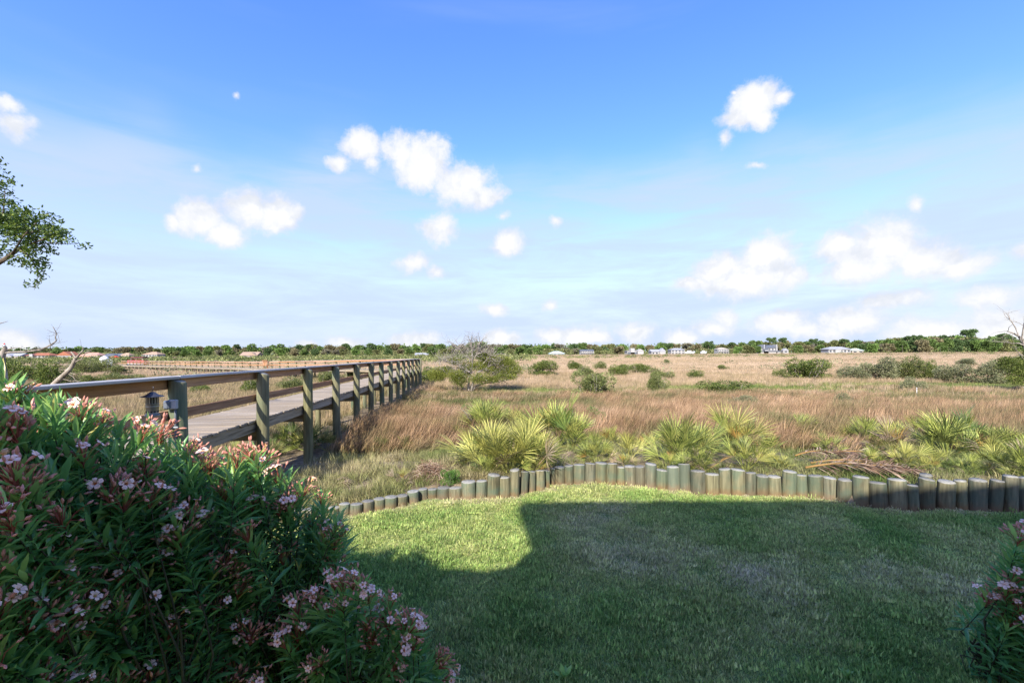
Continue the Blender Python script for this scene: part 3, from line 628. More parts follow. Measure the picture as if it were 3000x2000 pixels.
    # litter: dry leaf scraps and twigs on the bare patches
    n = 6000; X, Y = wedge(n, 8.2, 15, 1.2, .6); d = Y-wallY(X); k = (d > .3) & (d < 6.5); X, Y = X[k], Y[k]; n = len(X)
    V = np.array([[0,-.5,0],[.5,-.35,.02],[1,0,0],[.5,.35,.02],[0,.5,0]])*[1,.12,1]; R_ = frames(rdir(n, -.1, .3), RNG.uniform(-.5,.5,n))
    W, Fx = inst(V, [np.array([[0,1,4],[1,3,4],[1,2,3]])], R_, np.stack([X, Y, ground(X, Y)+.015], 1), RNG.uniform(.05, .22, n))
    o = obj('leaf_litter', mesh('leaf_litter', W, Fx, False, np.repeat(RNG.uniform(0,1,n), 5), [leafmat('litter', [(0,(.09,.06,.04)),(.5,(.22,.16,.11)),(1,(.42,.34,.26))], .1, .8, .1)])); tag(o, 'dry brown leaf litter and twigs on the bank', None, None, 'stuff')
build_marsh()

# ------------------------------------------------------------------ oleander shrubs
LEAFV = np.array([[0,0,0],[.27,.068,.03],[.27,0,0],[.27,-.068,.03],[.62,.074,.0],[.62,0,-.035],[.62,-.074,.0],[1,0,-.13]])
LEAF3 = np.array([[0,2,1],[0,3,2],[5,7,4],[6,7,5]]); LEAF4 = np.array([[2,5,4,1],[3,6,5,2]])
def spindle(L, r, n=6, bend=.0):
    prof = [(0.15*r,0),(.75*r,.25*L),(r,.5*L),(.6*r,.8*L),(.05*r,L)]; V, Q = lathe(prof, n); V[:,0] += bend*V[:,2]**2; return V, Q
def flower_cluster_mesh(seed, nbud, nflow, size=1.0):
    r = np.random.default_rng(seed); mb = MB()
    def orient(V, d, T):
        R = frames(np.array([d]), np.array([r.uniform(0, 6)]))[0]; R = np.stack([R[:,1], R[:,2], R[:,0]], 1); return V @ R.T + T
    tips = []
    for k in range(nbud+nflow):
        th = r.uniform(0, 2*PI); el = r.uniform(.25, 1.4) if k < nbud else r.uniform(.5, 1.4); L = r.uniform(.04, .10)*size
        d = np.array([math.cos(th)*math.cos(el), math.sin(th)*math.cos(el), math.sin(el)]); m = d*L*.5+np.array([0,0,.012]); e = d*L+np.array([0,0,.02*r.uniform(0,1)])
        mb.add(*tube([(0,0,-.02), m, e], [.0022,.0016,.0012], 4, False), mi=0)
        if k < nbud:
            V, Q = spindle(r.uniform(.022,.036)*size, r.uniform(.0042,.0066)*size); mb.add(orient(V, d+r.normal(0,.3,3), e), Q, r.uniform(0,1), 1)
        else:
            V, Q = lathe([(.002,0),(.0035,.012),(.0075,.022)], 8); dd = d+r.normal(0,.25,3)+np.array([0,-.25,0]); dd /= np.linalg.norm(dd); R = r.uniform(0,6)
            mb.add(orient(V, dd, e), Q, 0, 3 if True else 0)
            P5 = []; F3 = []; F4 = []; 
            for p in range(5):
                a = p*2*PI/5+R; ca, sa = math.cos(a), math.sin(a); s = size*r.uniform(.9,1.15)
                pet = np.array([[.005,-.003,.02],[.005,.004,.02],[.014,.009,.027],[.022,.008,.026],[.024,-.002,.023],[.019,-.008,.026],[.012,-.007,.0265]])*[s,s,1.0]
                pet = pet @ np.array([[ca,sa,0],[-sa,ca,0],[0,0,1]]); o = len(P5); P5 += list(pet); F4 += [[o,o+1,o+2,o+6],[o+6,o+2,o+3,o+5]]; F3 += [[o+5,o+3,o+4]]
            Rm = frames(np.array([dd]), np.array([0.0]))[0]; Rm = np.stack([Rm[:,1], Rm[:,2], Rm[:,0]], 1); mb.add(np.array(P5) @ Rm.T + e, [np.array(F3), np.array(F4)], r.uniform(0,1), 2)
    return mb.mesh('flower_cluster', [M['fstem'], M['bud'], M['petal'], M['throat']], False)
CLUS = [flower_cluster_mesh(1, 22, 0), flower_cluster_mesh(2, 16, 1), flower_cluster_mesh(3, 12, 3), flower_cluster_mesh(4, 9, 5), flower_cluster_mesh(5, 28, 1, 1.1), flower_cluster_mesh(6, 14, 2)]
LEAFM = [mesh('leaf', LEAFV*[1,s,c], [LEAF3, LEAF4], True, None, [M['oleander']]) for s, c in ((1,1),(.85,1.6),(1.15,.5))]
for i_, me_ in enumerate(LEAFM): me_.attributes.new('tone', 'FLOAT', 'POINT').data.foreach_set('value', np.full(8, (.3,.5,.8)[i_], np.float32))
def inpoly(x, y, poly):
    c = False; n = len(poly)
    for i in range(n):
        (x0, y0), (x1, y1) = poly[i], poly[(i+1) % n]
        if (y0 > y) != (y1 > y) and x < (x1-x0)*(y-y0)/(y1-y0)+x0: c = not c
    return c
def oleander(name, label, poly, depth, nsh, roots, thick, seed, pflower, nleafobj, flow_bias=(0,0), edge=True, many=.12):
    """shoots fill the volume that shows as poly; depth(x, y) is the near face, thick how far the shrub goes back"""
    r = random.Random(seed); rn = np.random.default_rng(seed)
    base = Vector((sum(q[0] for q in roots)/len(roots), sum(q[1] for q in roots)/len(roots), 0)); t = thing(name, label, 'shrub', base)
    xs = [p[0] for p in poly]; ys = [p[1] for p in poly]; tips = []; outl = []
    while len(tips) < nsh:
        x, y = r.uniform(min(xs), max(xs)), r.uniform(min(ys), max(ys))
        if not inpoly(x, y, poly): continue
        up = inpoly(x, y-45, poly); dpt = depth(x, y)+thick*r.random()**1.6; tips.append((P(x, y, dpt), x, y, up, dpt-depth(x, y)))
    if edge:                                             # shoots that stand out along the outline
        for (a, b) in zip(poly, poly[1:]):
            if max(a[1], b[1]) > 1990 and min(a[1], b[1]) > 1900: continue
            m = max(1, int(math.dist(a, b)/34))
            for k in range(m):
                f = (k+r.random())/m; x, y = a[0]+(b[0]-a[0])*f+r.gauss(0,16), a[1]+(b[1]-a[1])*f+r.uniform(-22, 30)
                if -40 < x < 3060: tips.append((P(x, y, depth(x, y)+thick*.5*r.random()), x, y, False, .1))
    mb = MB(); LT = []; LD = []; LR = []; LS = []; LO = []; cl = []
    for (p, x, y, up, dd) in tips:
        rt = Vector((*min(roots, key=lambda q: (q[0]-p.x)**2+(q[1]-p.y)**2+r.uniform(0,.3)), 0))
        out = (p-Vector((rt.x, rt.y, max(.2, p.z-.8)))).normalized(); out = (out+Vector((r.gauss(0,.25), r.gauss(0,.25)-.1, .55+r.gauss(0,.2)))).normalized()
        sl = r.uniform(.26, .46); q = p-out*sl; mid = rt.lerp(q, .55)+Vector((r.gauss(0,.06), r.gauss(0,.06), .12))
        mb.add(*tube([rt+Vector((r.gauss(0,.06), r.gauss(0,.06), -.03)), rt.lerp(mid,.5)+Vector((0,0,.06)), mid, q, p], [.008,.007,.006,.004,.002], 5, False))
        nw = r.randint(9, 13); ax = np.array(out); sz = r.uniform(.125, .185)
        for w in range(nw):
            f = w/(nw-1); c = np.array(q)*(1-f)+np.array(p)*f; rot0 = w*1.05+r.uniform(0,.4); el = .35+.75*f+r.gauss(0,.1)
            e1 = np.cross(ax, [0.3,.2,1]); e1 /= np.linalg.norm(e1); e2 = np.cross(ax, e1)
            for k in range(3):
                a = rot0+k*2*PI/3+r.gauss(0,.15); dv = (e1*math.cos(a)+e2*math.sin(a))*math.cos(el)+ax*math.sin(el); dv[2] -= .18*(1-f)
                LT.append(c); LD.append(dv); LR.append(r.gauss(0,.35)); LS.append(sz*r.uniform(.75,1.12)*(1-.25*max(0, f-.75)*2)); LO.append(min(1, max(0, .18+.6*f**2*(.5 if r.random() < .5 else 1.2)+r.gauss(0,.12))))
        bias = 1+flow_bias[0]*(x-500)/1000
        if dd < thick*.45 and r.random() < pflower*bias: cl.append((p, out, r.choice([CLUS[0],CLUS[0],CLUS[1],CLUS[1],CLUS[4],CLUS[4],CLUS[5],CLUS[2]] if r.random() > many else CLUS[2:4]), r.uniform(.85, 1.25)))
    st = obj('stems', mb.mesh('stems', [M['stem']], True), t, -base); st['kind'] = 'stuff'
    LT, LD, LR, LS, LO = map(np.array, (LT, LD, LR, LS, LO)); R = frames(LD, LR)
    cam_d = np.linalg.norm(LT-np.array([0,0,EYE]), axis=1); pxx = 1500+F*LT[:,0]/LT[:,1]; pyy = 1037-F*(LT[:,2]-EYE)/LT[:,1]; vis = (pxx > 0) & (pxx < 3000) & (pyy < 2000)
    order = np.argsort(np.where(vis, cam_d, 99)); own = np.zeros(len(LT), bool); own[order[:nleafobj]] = True
    V, Fx = inst(LEAFV, [LEAF3, LEAF4], R[~own], LT[~own], LS[~own])
    fo = obj('foliage', mesh('foliage', V, Fx, True, np.repeat(LO[~own], 8), [M['oleander']]), t, -base); fo['kind'] = 'stuff'
    for i in np.where(own)[0]:
        o = obj('leaf', LEAFM[0 if LO[i] < .4 else 1 if LO[i] < .65 else 2], t, Vector(LT[i])-base, Matrix(R[i].tolist()).to_euler(), float(LS[i]))
    for p, out, me, s in cl:
        o = obj('flower_cluster', me, t, p-base, Vector((out.x, out.y, out.z+.3)).to_track_quat('Z', 'Y').to_euler(), s)
    return t
oleander('oleander_shrub', 'large pink flowering oleander filling the lower left corner beside the boardwalk',
    [(-80,2060),(-120,1120),(0,1128),(40,1160),(110,1190),(180,1168),(250,1215),(330,1258),(420,1285),(500,1320),(570,1325),(620,1385),(690,1350),(760,1345),(830,1420),(860,1480),(940,1475),(1000,1530),(1005,1600),(960,1700),(900,1760),(820,1850),(780,2060)],
    lambda x, y: 1.7+1.45*max(0, x)/1000+.3*max(0, (1500-y))/400, 620, [(-2.2,2.3),(-1.8,2.5),(-1.5,3.0),(-2.5,2.9),(-2.0,3.3)], .8, 11, .5, 170)
oleander('oleander_shrub', 'low oleander with many pale open flowers at the bottom edge, left of centre',
    [(740,2080),(800,1930),(880,1800),(960,1740),(1040,1715),(1100,1770),(1180,1800),(1240,1870),(1290,1960),(1320,2080)],
    lambda x, y: 2.75+.1*(x-1000)/300, 48, [(-1.05,2.95),(-.85,3.05)], .5, 12, .75, 60, (.6,0), many=.5)
oleander('oleander_shrub', 'pink flowering oleander cut by the right edge of the lawn',
    [(3200,1960),(3200,1570),(3125,1545),(3045,1560),(2975,1580),(2950,1625),(2980,1680),(2935,1740),(2910,1790),(2965,1830),(2950,1870),(2995,1910),(3055,1960)],
    lambda x, y: 3.1, 30, [(3.45,3.3),(3.6,3.5)], .45, 13, .55, 60)

# ------------------------------------------------------------------ saw palmettos
def frond_mesh(seed, nseg=22, span=2.2, pet=.5, L=.55, droop=.12, mats=None, fold=.25):
    r = np.random.default_rng(seed); mb = MB()
    V, Fx = tube([(0,0,0),(pet*.5,0,.015),(pet,0,0)], [.008,.006,.004], 4, False); mb.add(V, Fx, .8)
    for k in range(nseg):
        a = -span+2*span*k/(nseg-1)+r.normal(0,.025); ln = L*(.72+.28*math.cos(a*.62))*r.uniform(.88,1.06); ca, sa = math.cos(a), math.sin(a); w = .017*L/.5*r.uniform(.8,1.2)
        m = .48; up = fold*abs(math.sin(a))*.5+r.normal(0,.04)
        pts = np.array([[0,0,0],[m*ln,w*.55,.012+up*m*ln],[m*ln,0,.03*L+up*m*ln],[m*ln,-w*.55,.012+up*m*ln],[ln*.82,w*.3,up*ln*.8-droop*ln*.25],[ln*.82,-w*.3,up*ln*.8-droop*ln*.25],[ln,r.normal(0,.012),up*ln*.85-droop*ln*r.uniform(.3,1.2)]])
        pts = pts @ np.array([[ca,sa,0],[-sa,ca,0],[0,0,1]]) + np.array([pet,0,0])
        mb.add(pts, [np.array([[0,2,1],[0,3,2],[4,5,6]]), np.array([[1,2,5,4],[2,3,5,5]])[:1], np.array([[2,3,5]])], r.uniform(0, 1))
    return mb.mesh('frond', [M['palm_a']], False)
FR = [frond_mesh(k, 15+k % 4, (1.3,1.05,.8,1.5,.6,1.1)[k], .42+.05*k, .5+.03*(k % 3), .03+.025*k) for k in range(6)]
DRY = [frond_mesh(20+k, 16, 1.1+.3*k, .35, .48, .9, fold=-.1) for k in range(2)]
PALM = [ # pixel x, y of the foot, height in px, fronds, mix, label
 (1425,1290,135,11,'a','tall palmetto at the back left of the central clump, tips against brown rush'),(1492,1283,110,8,'b','yellowish palmetto beside the tall one at the back of the central clump'),
 (1630,1312,165,13,'a','green palmetto at the back right of the central clump, beside the round shrub'),(1678,1318,120,9,'a','palmetto at the right end of the central clump'),
 (1440,1380,170,14,'b','largest yellow-green palmetto at the front of the central clump'),(1488,1388,110,9,'a','palmetto low in front of the largest yellow-green one'),
 (1560,1382,150,10,'b','upright palmetto in the middle front of the central clump'),(1418,1392,75,7,'a','low palmetto just behind the tall end logs of the wall'),
 (1565,1380,58,6,'c','small orange and brown palmetto close behind the log wall'),(1572,1300,90,7,'c','palmetto with one orange brown fan in the centre of the clump'),
 (1530,1320,110,8,'b','palmetto between the back and front of the central clump'),
 (1742,1352,88,10,'a','compact rounded palmetto right of the central clump above the wall'),(1845,1345,95,7,'b','thin yellow palmetto standing alone left of the big right clump'),(1832,1370,48,6,'a','tiny palmetto below the thin yellow one'),
 (1985,1362,150,14,'a','big spiky palmetto at the left of the right-hand clump'),(2050,1345,130,11,'a','palmetto in the middle of the right-hand clump'),(2150,1335,140,12,'b','tall palmetto at the top right of the right-hand clump'),
 (2055,1385,90,8,'a','low palmetto at the front of the right-hand clump'),(2185,1378,105,9,'a','palmetto at the front right corner of the right-hand clump'),(1955,1378,55,5,'a','small low palmetto at the left foot of the right-hand clump'),
 (2345,1300,85,10,'a','single palmetto standing between the right-hand clump and the far right thicket'),(2385,1318,40,4,'c','withered orange palmetto fan on the ground beside the single palmetto'),
 (2480,1312,85,9,'b','palmetto at the left end of the far right thicket'),(2540,1320,105,10,'a','palmetto second from the left in the far right thicket'),(2610,1335,115,10,'d','palmetto with pinkish dry fans in the far right thicket'),
 (2645,1372,85,7,'b','low palmetto at the front of the far right thicket'),(2690,1325,110,10,'a','palmetto in the middle of the far right thicket'),
 (2775,1340,165,13,'a','tallest palmetto of the far right thicket, with pale dry tips'),(2840,1335,135,11,'e','dark green palmetto right of the tallest one'),(2895,1352,100,8,'b','palmetto at the right end of the far right thicket'),(2745,1362,60,6,'a','small palmetto under the tallest one'),
 (3010,1405,120,13,'a','large palmetto cut by the right edge behind the logs'),
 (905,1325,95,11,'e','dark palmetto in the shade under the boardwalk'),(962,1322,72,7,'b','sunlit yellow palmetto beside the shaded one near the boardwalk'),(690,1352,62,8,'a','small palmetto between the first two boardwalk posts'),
 (1118,1332,68,6,'b','small yellow palmetto left of the brown rush edge'),(1190,1326,55,6,'b','small palmetto right beside another at the rush edge'),(1278,1312,45,4,'c','small orange-yellow palmetto below the brown rush'),
 (1185,1420,62,7,'d','half dry palmetto left of the brush heap'),(1790,1318,70,7,'b','yellowish palmetto in front of the round green shrub'),(1905,1322,60,6,'a','small palmetto in the gap left of the big spiky one'),(2250,1335,75,7,'a','palmetto at the right fringe of the right-hand clump'),(2285,1372,50,6,'b','low palmetto by the log wall right of the right-hand clump'),(2430,1330,70,7,'a','palmetto behind the left end of the fallen fronds'),(2560,1372,70,7,'a','palmetto behind the right end of the fallen fronds'),(2720,1385,60,6,'b','low palmetto just behind the tall back log at right'),(2830,1390,65,6,'a','low palmetto behind the shaded logs at right'),(2920,1385,80,8,'a','palmetto behind the last logs before the right edge'),(2960,1345,110,9,'a','palmetto beyond the large one at the right edge'),
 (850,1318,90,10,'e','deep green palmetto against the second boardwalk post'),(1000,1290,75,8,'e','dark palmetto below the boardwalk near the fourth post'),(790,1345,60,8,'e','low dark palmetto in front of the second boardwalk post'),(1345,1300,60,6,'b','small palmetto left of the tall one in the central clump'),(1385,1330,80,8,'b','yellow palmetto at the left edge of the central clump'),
 (2230,1362,55,5,'d','dry palmetto fan lying beside the right-hand clump')]
def build_palmettos():
    r = random.Random(5)
    for (x, y, hp, n, kind, lab) in PALM:
        g = G(x, y); H = hp/F*g.y; t = thing('saw_palmetto', lab, 'palmetto', g, r.uniform(0, 6.28), 'saw palmettos on the bank')
        for k in range(int(n*3.1)):
            a = k*2.4+r.uniform(-.4,.4); el = r.uniform(.35 if y < 1365 else .6, 1.45) if k > 3 else r.uniform(1.15, 1.5)
            u = r.random(); mk = 'palm_'+kind if u < .62 else r.choice(('palm_a','palm_b','palm_b','palm_a','palm_d','palm_d','palm_e','palm_c') if u > .78 else ('palm_a','palm_b'))
            dry = mk == 'palm_d' and r.random() < .6; me = r.choice(DRY if dry else FR); s = H*1.02*r.uniform(.55, 1.0)*(.9 if el < .6 else 1)
            q = Euler((0, -el, a)).to_matrix() @ Euler((r.gauss(0,.5), .75*(1-el/1.6)*.4, 0)).to_matrix()
            o = obj('frond', me, t, (.03*math.cos(a), .03*math.sin(a), 0), q.to_euler(), s); setmat(o, M[mk])
build_palmettos()

# ------------------------------------------------------------------ shrubs
def blob_leaves(n, lobes, leaf, seed, aspect=.5, inner=.55, updir=.4):
    """leaf kites through ellipsoid lobes (cx, cy, cz, rx, ry, rz); returns verts, faces, tone"""
    r = np.random.default_rng(seed); vol = np.array([l[3]*l[4]*l[5] for l in lobes])**.67; pick = r.choice(len(lobes), n, p=vol/vol.sum()); L = np.array(lobes)[pick]
    z = r.uniform(-1, 1, n); a = r.uniform(0, 2*PI, n); q = np.sqrt(1-z*z); d = np.stack([q*np.cos(a), q*np.sin(a), z], 1)
    rad = inner+(1-inner)*r.uniform(0, 1, n)**.6; wob = 1+.22*np.sin(d[:,0]*7+pick*1.7)*np.cos(d[:,2]*6+d[:,1]*5+pick); rad = rad*wob
    c = L[:,:3]+d*L[:,3:]*rad[:,None]; k = c[:,2] > .0; c, d, rad, pick = c[k], d[k], rad[k], pick[k]; n = len(c)
    nd = d+r.normal(0,.6,(n,3)); nd[:,2] += updir; R = frames(nd, r.uniform(0, 6.28, n)); V = np.array([[0,0,0],[.5,.5*aspect,.06],[1,0,-.05],[.5,-.5*aspect,.06]])
    W, Fx = inst(V, [np.array([[0,1,2,3]])], R, c, leaf*r.uniform(.6,1.3,n)); tone = np.clip(.5+.2*r.normal(size=n)+.12*np.sin(pick*2.3), 0, 1)
    return W, Fx, np.repeat(tone, 4)
def stems_mesh(n, W, H, seed, mat, r0=.03):
    r = random.Random(seed); mb = MB()
    for k in range(n):
        a = r.uniform(0, 6.28); rr = W*.42*math.sqrt(r.random()); e = (rr*math.cos(a), rr*math.sin(a), H*r.uniform(.55,.95)); b = (.08*W*math.cos(a), .08*W*math.sin(a), -.1)
        m = tuple(b[i]*.5+e[i]*.5+r.gauss(0,.05*W) for i in range(3)); mb.add(*tube([b, m, e], [r0, r0*.7, r0*.25], 5, False))
    return mb.mesh('stem', [mat], True)
def shrub_meshes(seed, n, leaf, nl=9, flat=1.0, aspect=.5):
    r = random.Random(seed); lobes = []
    for k in range(nl):
        a = r.uniform(0, 6.28); q = .34*math.sqrt(r.random()); s = r.uniform(.14,.26); lobes.append((q*math.cos(a), q*math.sin(a), r.uniform(.28,.78)*(1-.5*q), s, s, s*1.05*flat))
    lobes += [(q[0]*1.15, q[1]*1.15, .14, .17, .17, .16) for q in lobes[:5]]
    W, Fx, tn = blob_leaves(n, lobes, leaf, seed, aspect); W[:,2] *= .98/np.percentile(W[:,2], 99.7); rx = np.percentile(np.abs(W[:,0]), 99.5); W[:,0] *= .5/rx; W[:,1] *= .5/np.percentile(np.abs(W[:,1]), 99.5)
    return mesh('foliage', W, Fx, False, tn, [M['shrub_olive']])
SHRUB = [shrub_meshes(60+k, 7000, .045, 9+k % 4) for k in range(6)]
SSTEM = [stems_mesh(9, 1, 1, 80+k, M['deadwood'], .012) for k in range(3)]
BUSH = [ # x0, x1, top y, base y in the photograph, material, label
 (1551,1633,1055,1092,'green','rounded dark green marsh bush just right of the dead-topped cedar'),(1655,1706,1056,1079,'green','small dark bush at the back left of the middle group'),(1672,1752,1072,1096,'olive','spreading olive bush in front of the small dark one in the middle group'),
 (1736,1777,1058,1078,'olive','small feathery bush at the back of the middle group'),(1668,1800,1088,1150,'olive','largest olive bush at the centre of the marsh, nearest of the middle group'),(1768,1842,1067,1093,'green','low bush right of the middle of the marsh'),
 (1842,1910,1065,1088,'green','wide dark low bush right of the middle group'),(1905,1975,1080,1102,'olive','bush directly behind the pale green one left of the open ground'),(1889,1963,1092,1135,'olive','pale green bush beside the green clearing'),
 (2007,2064,1083,1101,'green','small dark bush alone on the open tan marsh'),(2293,2440,1050,1103,'green','big dark green domed bush on the right half of the marsh'),(2258,2300,1080,1098,'olive','low bush touching the left side of the big domed one'),
 (2439,2535,1073,1104,'pale','pale low bush between the big domed bush and the right thicket'),(2525,2620,1046,1104,'pale','tall pale bush at the left end of the right marsh thicket'),(2600,2700,1043,1102,'olive','highest olive bush of the right marsh thicket'),
 (2700,2762,1055,1102,'green','yellow-green bush in the middle of the right marsh thicket'),(2752,2856,1066,1109,'pale','broad pale bush right of the yellow-green one'),(2808,2868,1049,1066,'pale','small pale bush set far back beyond the right thicket'),
 (2832,2950,1057,1112,'pale','rightmost pale bush before the dead-limbed cedar'),(2649,2708,1104,1132,'pale','small pale bush standing in front of the right thicket'),(2427,2505,1150,1178,'pale','low silvery shrub sunk in the brown rush on the right'),(2127,2224,1158,1176,'pale','low silvery shrub sunk in the rush near the centre right'),
 (2051,2205,1114,1142,'green','long low green shrub along the edge of the clearing'),(1942,1962,1052,1062,'olive','tiny bush far out on the marsh'),(2100,2140,1068,1080,'olive','tiny pale bush on the tan marsh before the white balcony house'),
 (8,118,1048,1110,'green','big bush at the left edge behind the dead trunk'),(112,216,1056,1122,'green','dark bush behind the leaning dead snag'),(205,280,1052,1090,'olive','bush between the snag and the boat dock'),(272,350,1052,1085,'olive','bush at the foot of the boat dock'),
 (248,314,1098,1127,'green','dark low bush just above the rail cap at left'),(325,385,1069,1094,'olive','low bush under the end of the far boardwalk'),(312,410,1090,1108,'olive','long low bush in the grass before the far boardwalk'),
 (700,776,1106,1138,'green','bush seen through the rail between the second and third posts'),(795,912,1104,1132,'olive','wide bush seen over the mid rail left of the third post'),(925,1002,1085,1121,'olive','bush seen between the third and fourth rail posts'),(1006,1050,1079,1111,'olive','bush seen just right of the fourth rail post'),(545,616,1127,1142,'green','low bush seen under the top rail right of the first post'),
 (1230,1300,1075,1112,'green','small bush touching the left side of the dead-topped cedar'),
 (1712,1792,1193,1262,'bright','round bright green shrub behind the central palmettos'),(1345,1388,1185,1225,'bright','small bright green shrub left behind the central palmettos'),(1288,1345,1375,1428,'bright','small fresh green weed by the brush heap')]
def build_shrubs():
    r = random.Random(9); mm = {'green': 'shrub_green', 'olive': 'shrub_olive', 'pale': 'shrub_pale', 'bright': 'shrub_bright'}
    for i, (x0, x1, yt, yb, k, lab) in enumerate(BUSH):
        near = yb > 1185; g = G((x0+x1)/2, yb, 0 if near else .42); W = (x1-x0)/F*g.y; top = P((x0+x1)/2, yt, g.y).z; H = top-g.z
        t = thing('marsh_shrub' if not near else 'green_shrub', lab, 'shrub', g, r.uniform(0, 6.28), 'shrubs of the marsh')
        o = obj('foliage', SHRUB[i % 6], t, (0,0,0), (0,0,0), (W*1.06, W*.9, H*1.02)); setmat(o, M[mm[k]]); o['kind'] = 'stuff'
        obj('stem', SSTEM[i % 3], t, (0,0,0), (0,0,0), (W, W, H))
build_shrubs()

# ------------------------------------------------------------------ single trees
def branchy(mb, p, d, L, r, depth, rng, curl=.35, split=(2,3), minr=.006, tips=None, seg=4, up=.1):
    """a wandering tapering limb that forks"""
    pts = [np.array(p)]; d = np.array(d, float); d /= np.linalg.norm(d)
    for k in range(seg):
        d = d+rng.normal(0, curl, 3)*.5; d[2] += up*.3; d /= np.linalg.norm(d); pts.append(pts[-1]+d*L/seg)
    r1 = r*.55; mb.add(*tube(pts, np.linspace(r, max(r1, minr), seg+1), 6 if r > .03 else 4, False))
    if depth == 0 or r1 < minr:
        if tips is not None: tips.append((pts[-1], d))
        return
    for k in range(rng.integers(split[0], split[1]+1)):
        q = pts[rng.integers(2, seg+1)] if k else pts[-1]; dd = d+rng.normal(0, .75, 3)*(.6 if k == 0 else 1); branchy(mb, q, dd, L*rng.uniform(.5,.8), r1*rng.uniform(.6,.95), depth-1, rng, curl, split, minr, tips, seg, up)
def path_px(pts, Y):
    return [np.array(P(x, y, Y+(q[0] if q else 0))) for (x, y, *q) in pts]
def limb(mb, base, pts, r0, r1, n=7): mb.add(*tube([p-base for p in pts], np.linspace(r0, r1, len(pts)), n, False))

def build_cedar_center():
    g = G(1378, 1152); t = thing('cedar_tree', 'low spreading cedar with bare grey dead branches standing alone in the marsh', 'tree', g); b = np.array(g); Y = g.y
    rng = np.random.default_rng(4); mb = MB(); 
    for pts, r0, r1 in (([(1375,1160),(1372,1130),(1376,1105),(1383,1078),(1384,1050),(1383,1025)],.1,.018),([(1372,1155),(1352,1130),(1338,1118),(1320,1100),(1300,1088)],.1,.03),([(1378,1155),(1384,1130),(1388,1112),(1400,1090),(1420,1080),(1450,1062)],.1,.03),
        ([(1380,1150),(1395,1130),(1420,1122),(1450,1120),(1490,1112)],.08,.02),([(1383,1060),(1372,1048),(1360,1040),(1345,1022),(1335,1015)],.04,.012),([(1383,1056),(1395,1042),(1400,1025),(1405,1012)],.04,.012),([(1382,1030),(1381,1015),(1380,1004)],.03,.01),
        ([(1376,1090),(1350,1072),(1330,1062),(1305,1058)],.05,.012),([(1400,1092),(1410,1070),(1425,1055),(1438,1040)],.04,.012),([(1384,1045),(1405,1035),(1420,1030)],.025,.008)):
        limb(mb, b, path_px([(x, y, rng.normal(0,.25)) for x, y in pts], Y), r0, r1)
        e = np.array(P(pts[-1][0], pts[-1][1], Y))-b; s = np.array(P(pts[-2][0], pts[-2][1], Y))-b
        for k in range(12): branchy(mb, s+(e-s)*rng.uniform(-.5,1), (e-s)/np.linalg.norm(e-s)+rng.normal(0,.8,3), rng.uniform(.4,1.0), .022, 2, rng, .4, (2,3), .005)
    obj('trunk', mb.mesh('trunk', [M['deadwood']], True), t)
    def lobe(x, y, wx, hy, dz=0): c = np.array(P(x, y, Y+dz))-b; s = Y/F; return (c[0], c[1], c[2], wx*s, wx*s, hy*s)
    L = [lobe(1290,1092,38,16),(lobe(1270,1098,22,12)),lobe(1345,1108,32,22,-.6),lobe(1330,1100,24,16,-.5),lobe(1410,1108,34,16,-.6),lobe(1440,1110,28,12,-.3),lobe(1455,1052,46,20,.6),lobe(1490,1068,40,22,.5),lobe(1510,1085,24,18),lobe(1470,1090,34,14,.8),lobe(1425,1062,30,16,.8),
        lobe(1310,1078,22,12,.8),lobe(1335,1058,26,14,.5),lobe(1362,1072,28,16,.2),lobe(1402,1074,30,16,.2),lobe(1440,1084,34,16,.3),lobe(1420,1046,30,12,.4),lobe(1285,1100,30,14,-.2),lobe(1480,1100,30,14,-.2),lobe(1365,1092,26,16,.3),lobe(1500,1105,20,10),lobe(1395,1040,20,9,.9)]
    TW = [lobe(x, y, w, h, dz) for x, y, w, h, dz in ((1330,1050,44,26,0),(1300,1066,34,18,0),(1360,1040,36,24,.2),(1395,1035,40,22,.2),(1440,1050,40,20,.3),(1480,1085,40,20,.2),(1380,1090,60,30,-.2),(1345,1085,40,24,-.3))]
    W, Fx, tn = blob_leaves(2600, TW, .26, 47, .06, .1, .35); o = obj('twigs', mesh('twigs', W, Fx, False, tn, [leafmat('grey_twig', [(0,(.13,.115,.095)),(1,(.40,.37,.32))], .1, .8, .1)]), t); o['kind'] = 'stuff'
    W, Fx, tn = blob_leaves(44000, [(a+np.random.default_rng(q).normal(0,.14), b_+np.random.default_rng(q+50).normal(0,.2), c+np.random.default_rng(q+90).normal(0,.09), x*.8, y*.8, z*.8) for q in range(66) for (a, b_, c, x, y, z) in [L[q % 22]]], .10, 44, .3, .2, .6); o = obj('crown', mesh('crown', W, Fx, False, tn, [M['cedar']]), t); o['kind'] = 'stuff'
build_cedar_center()

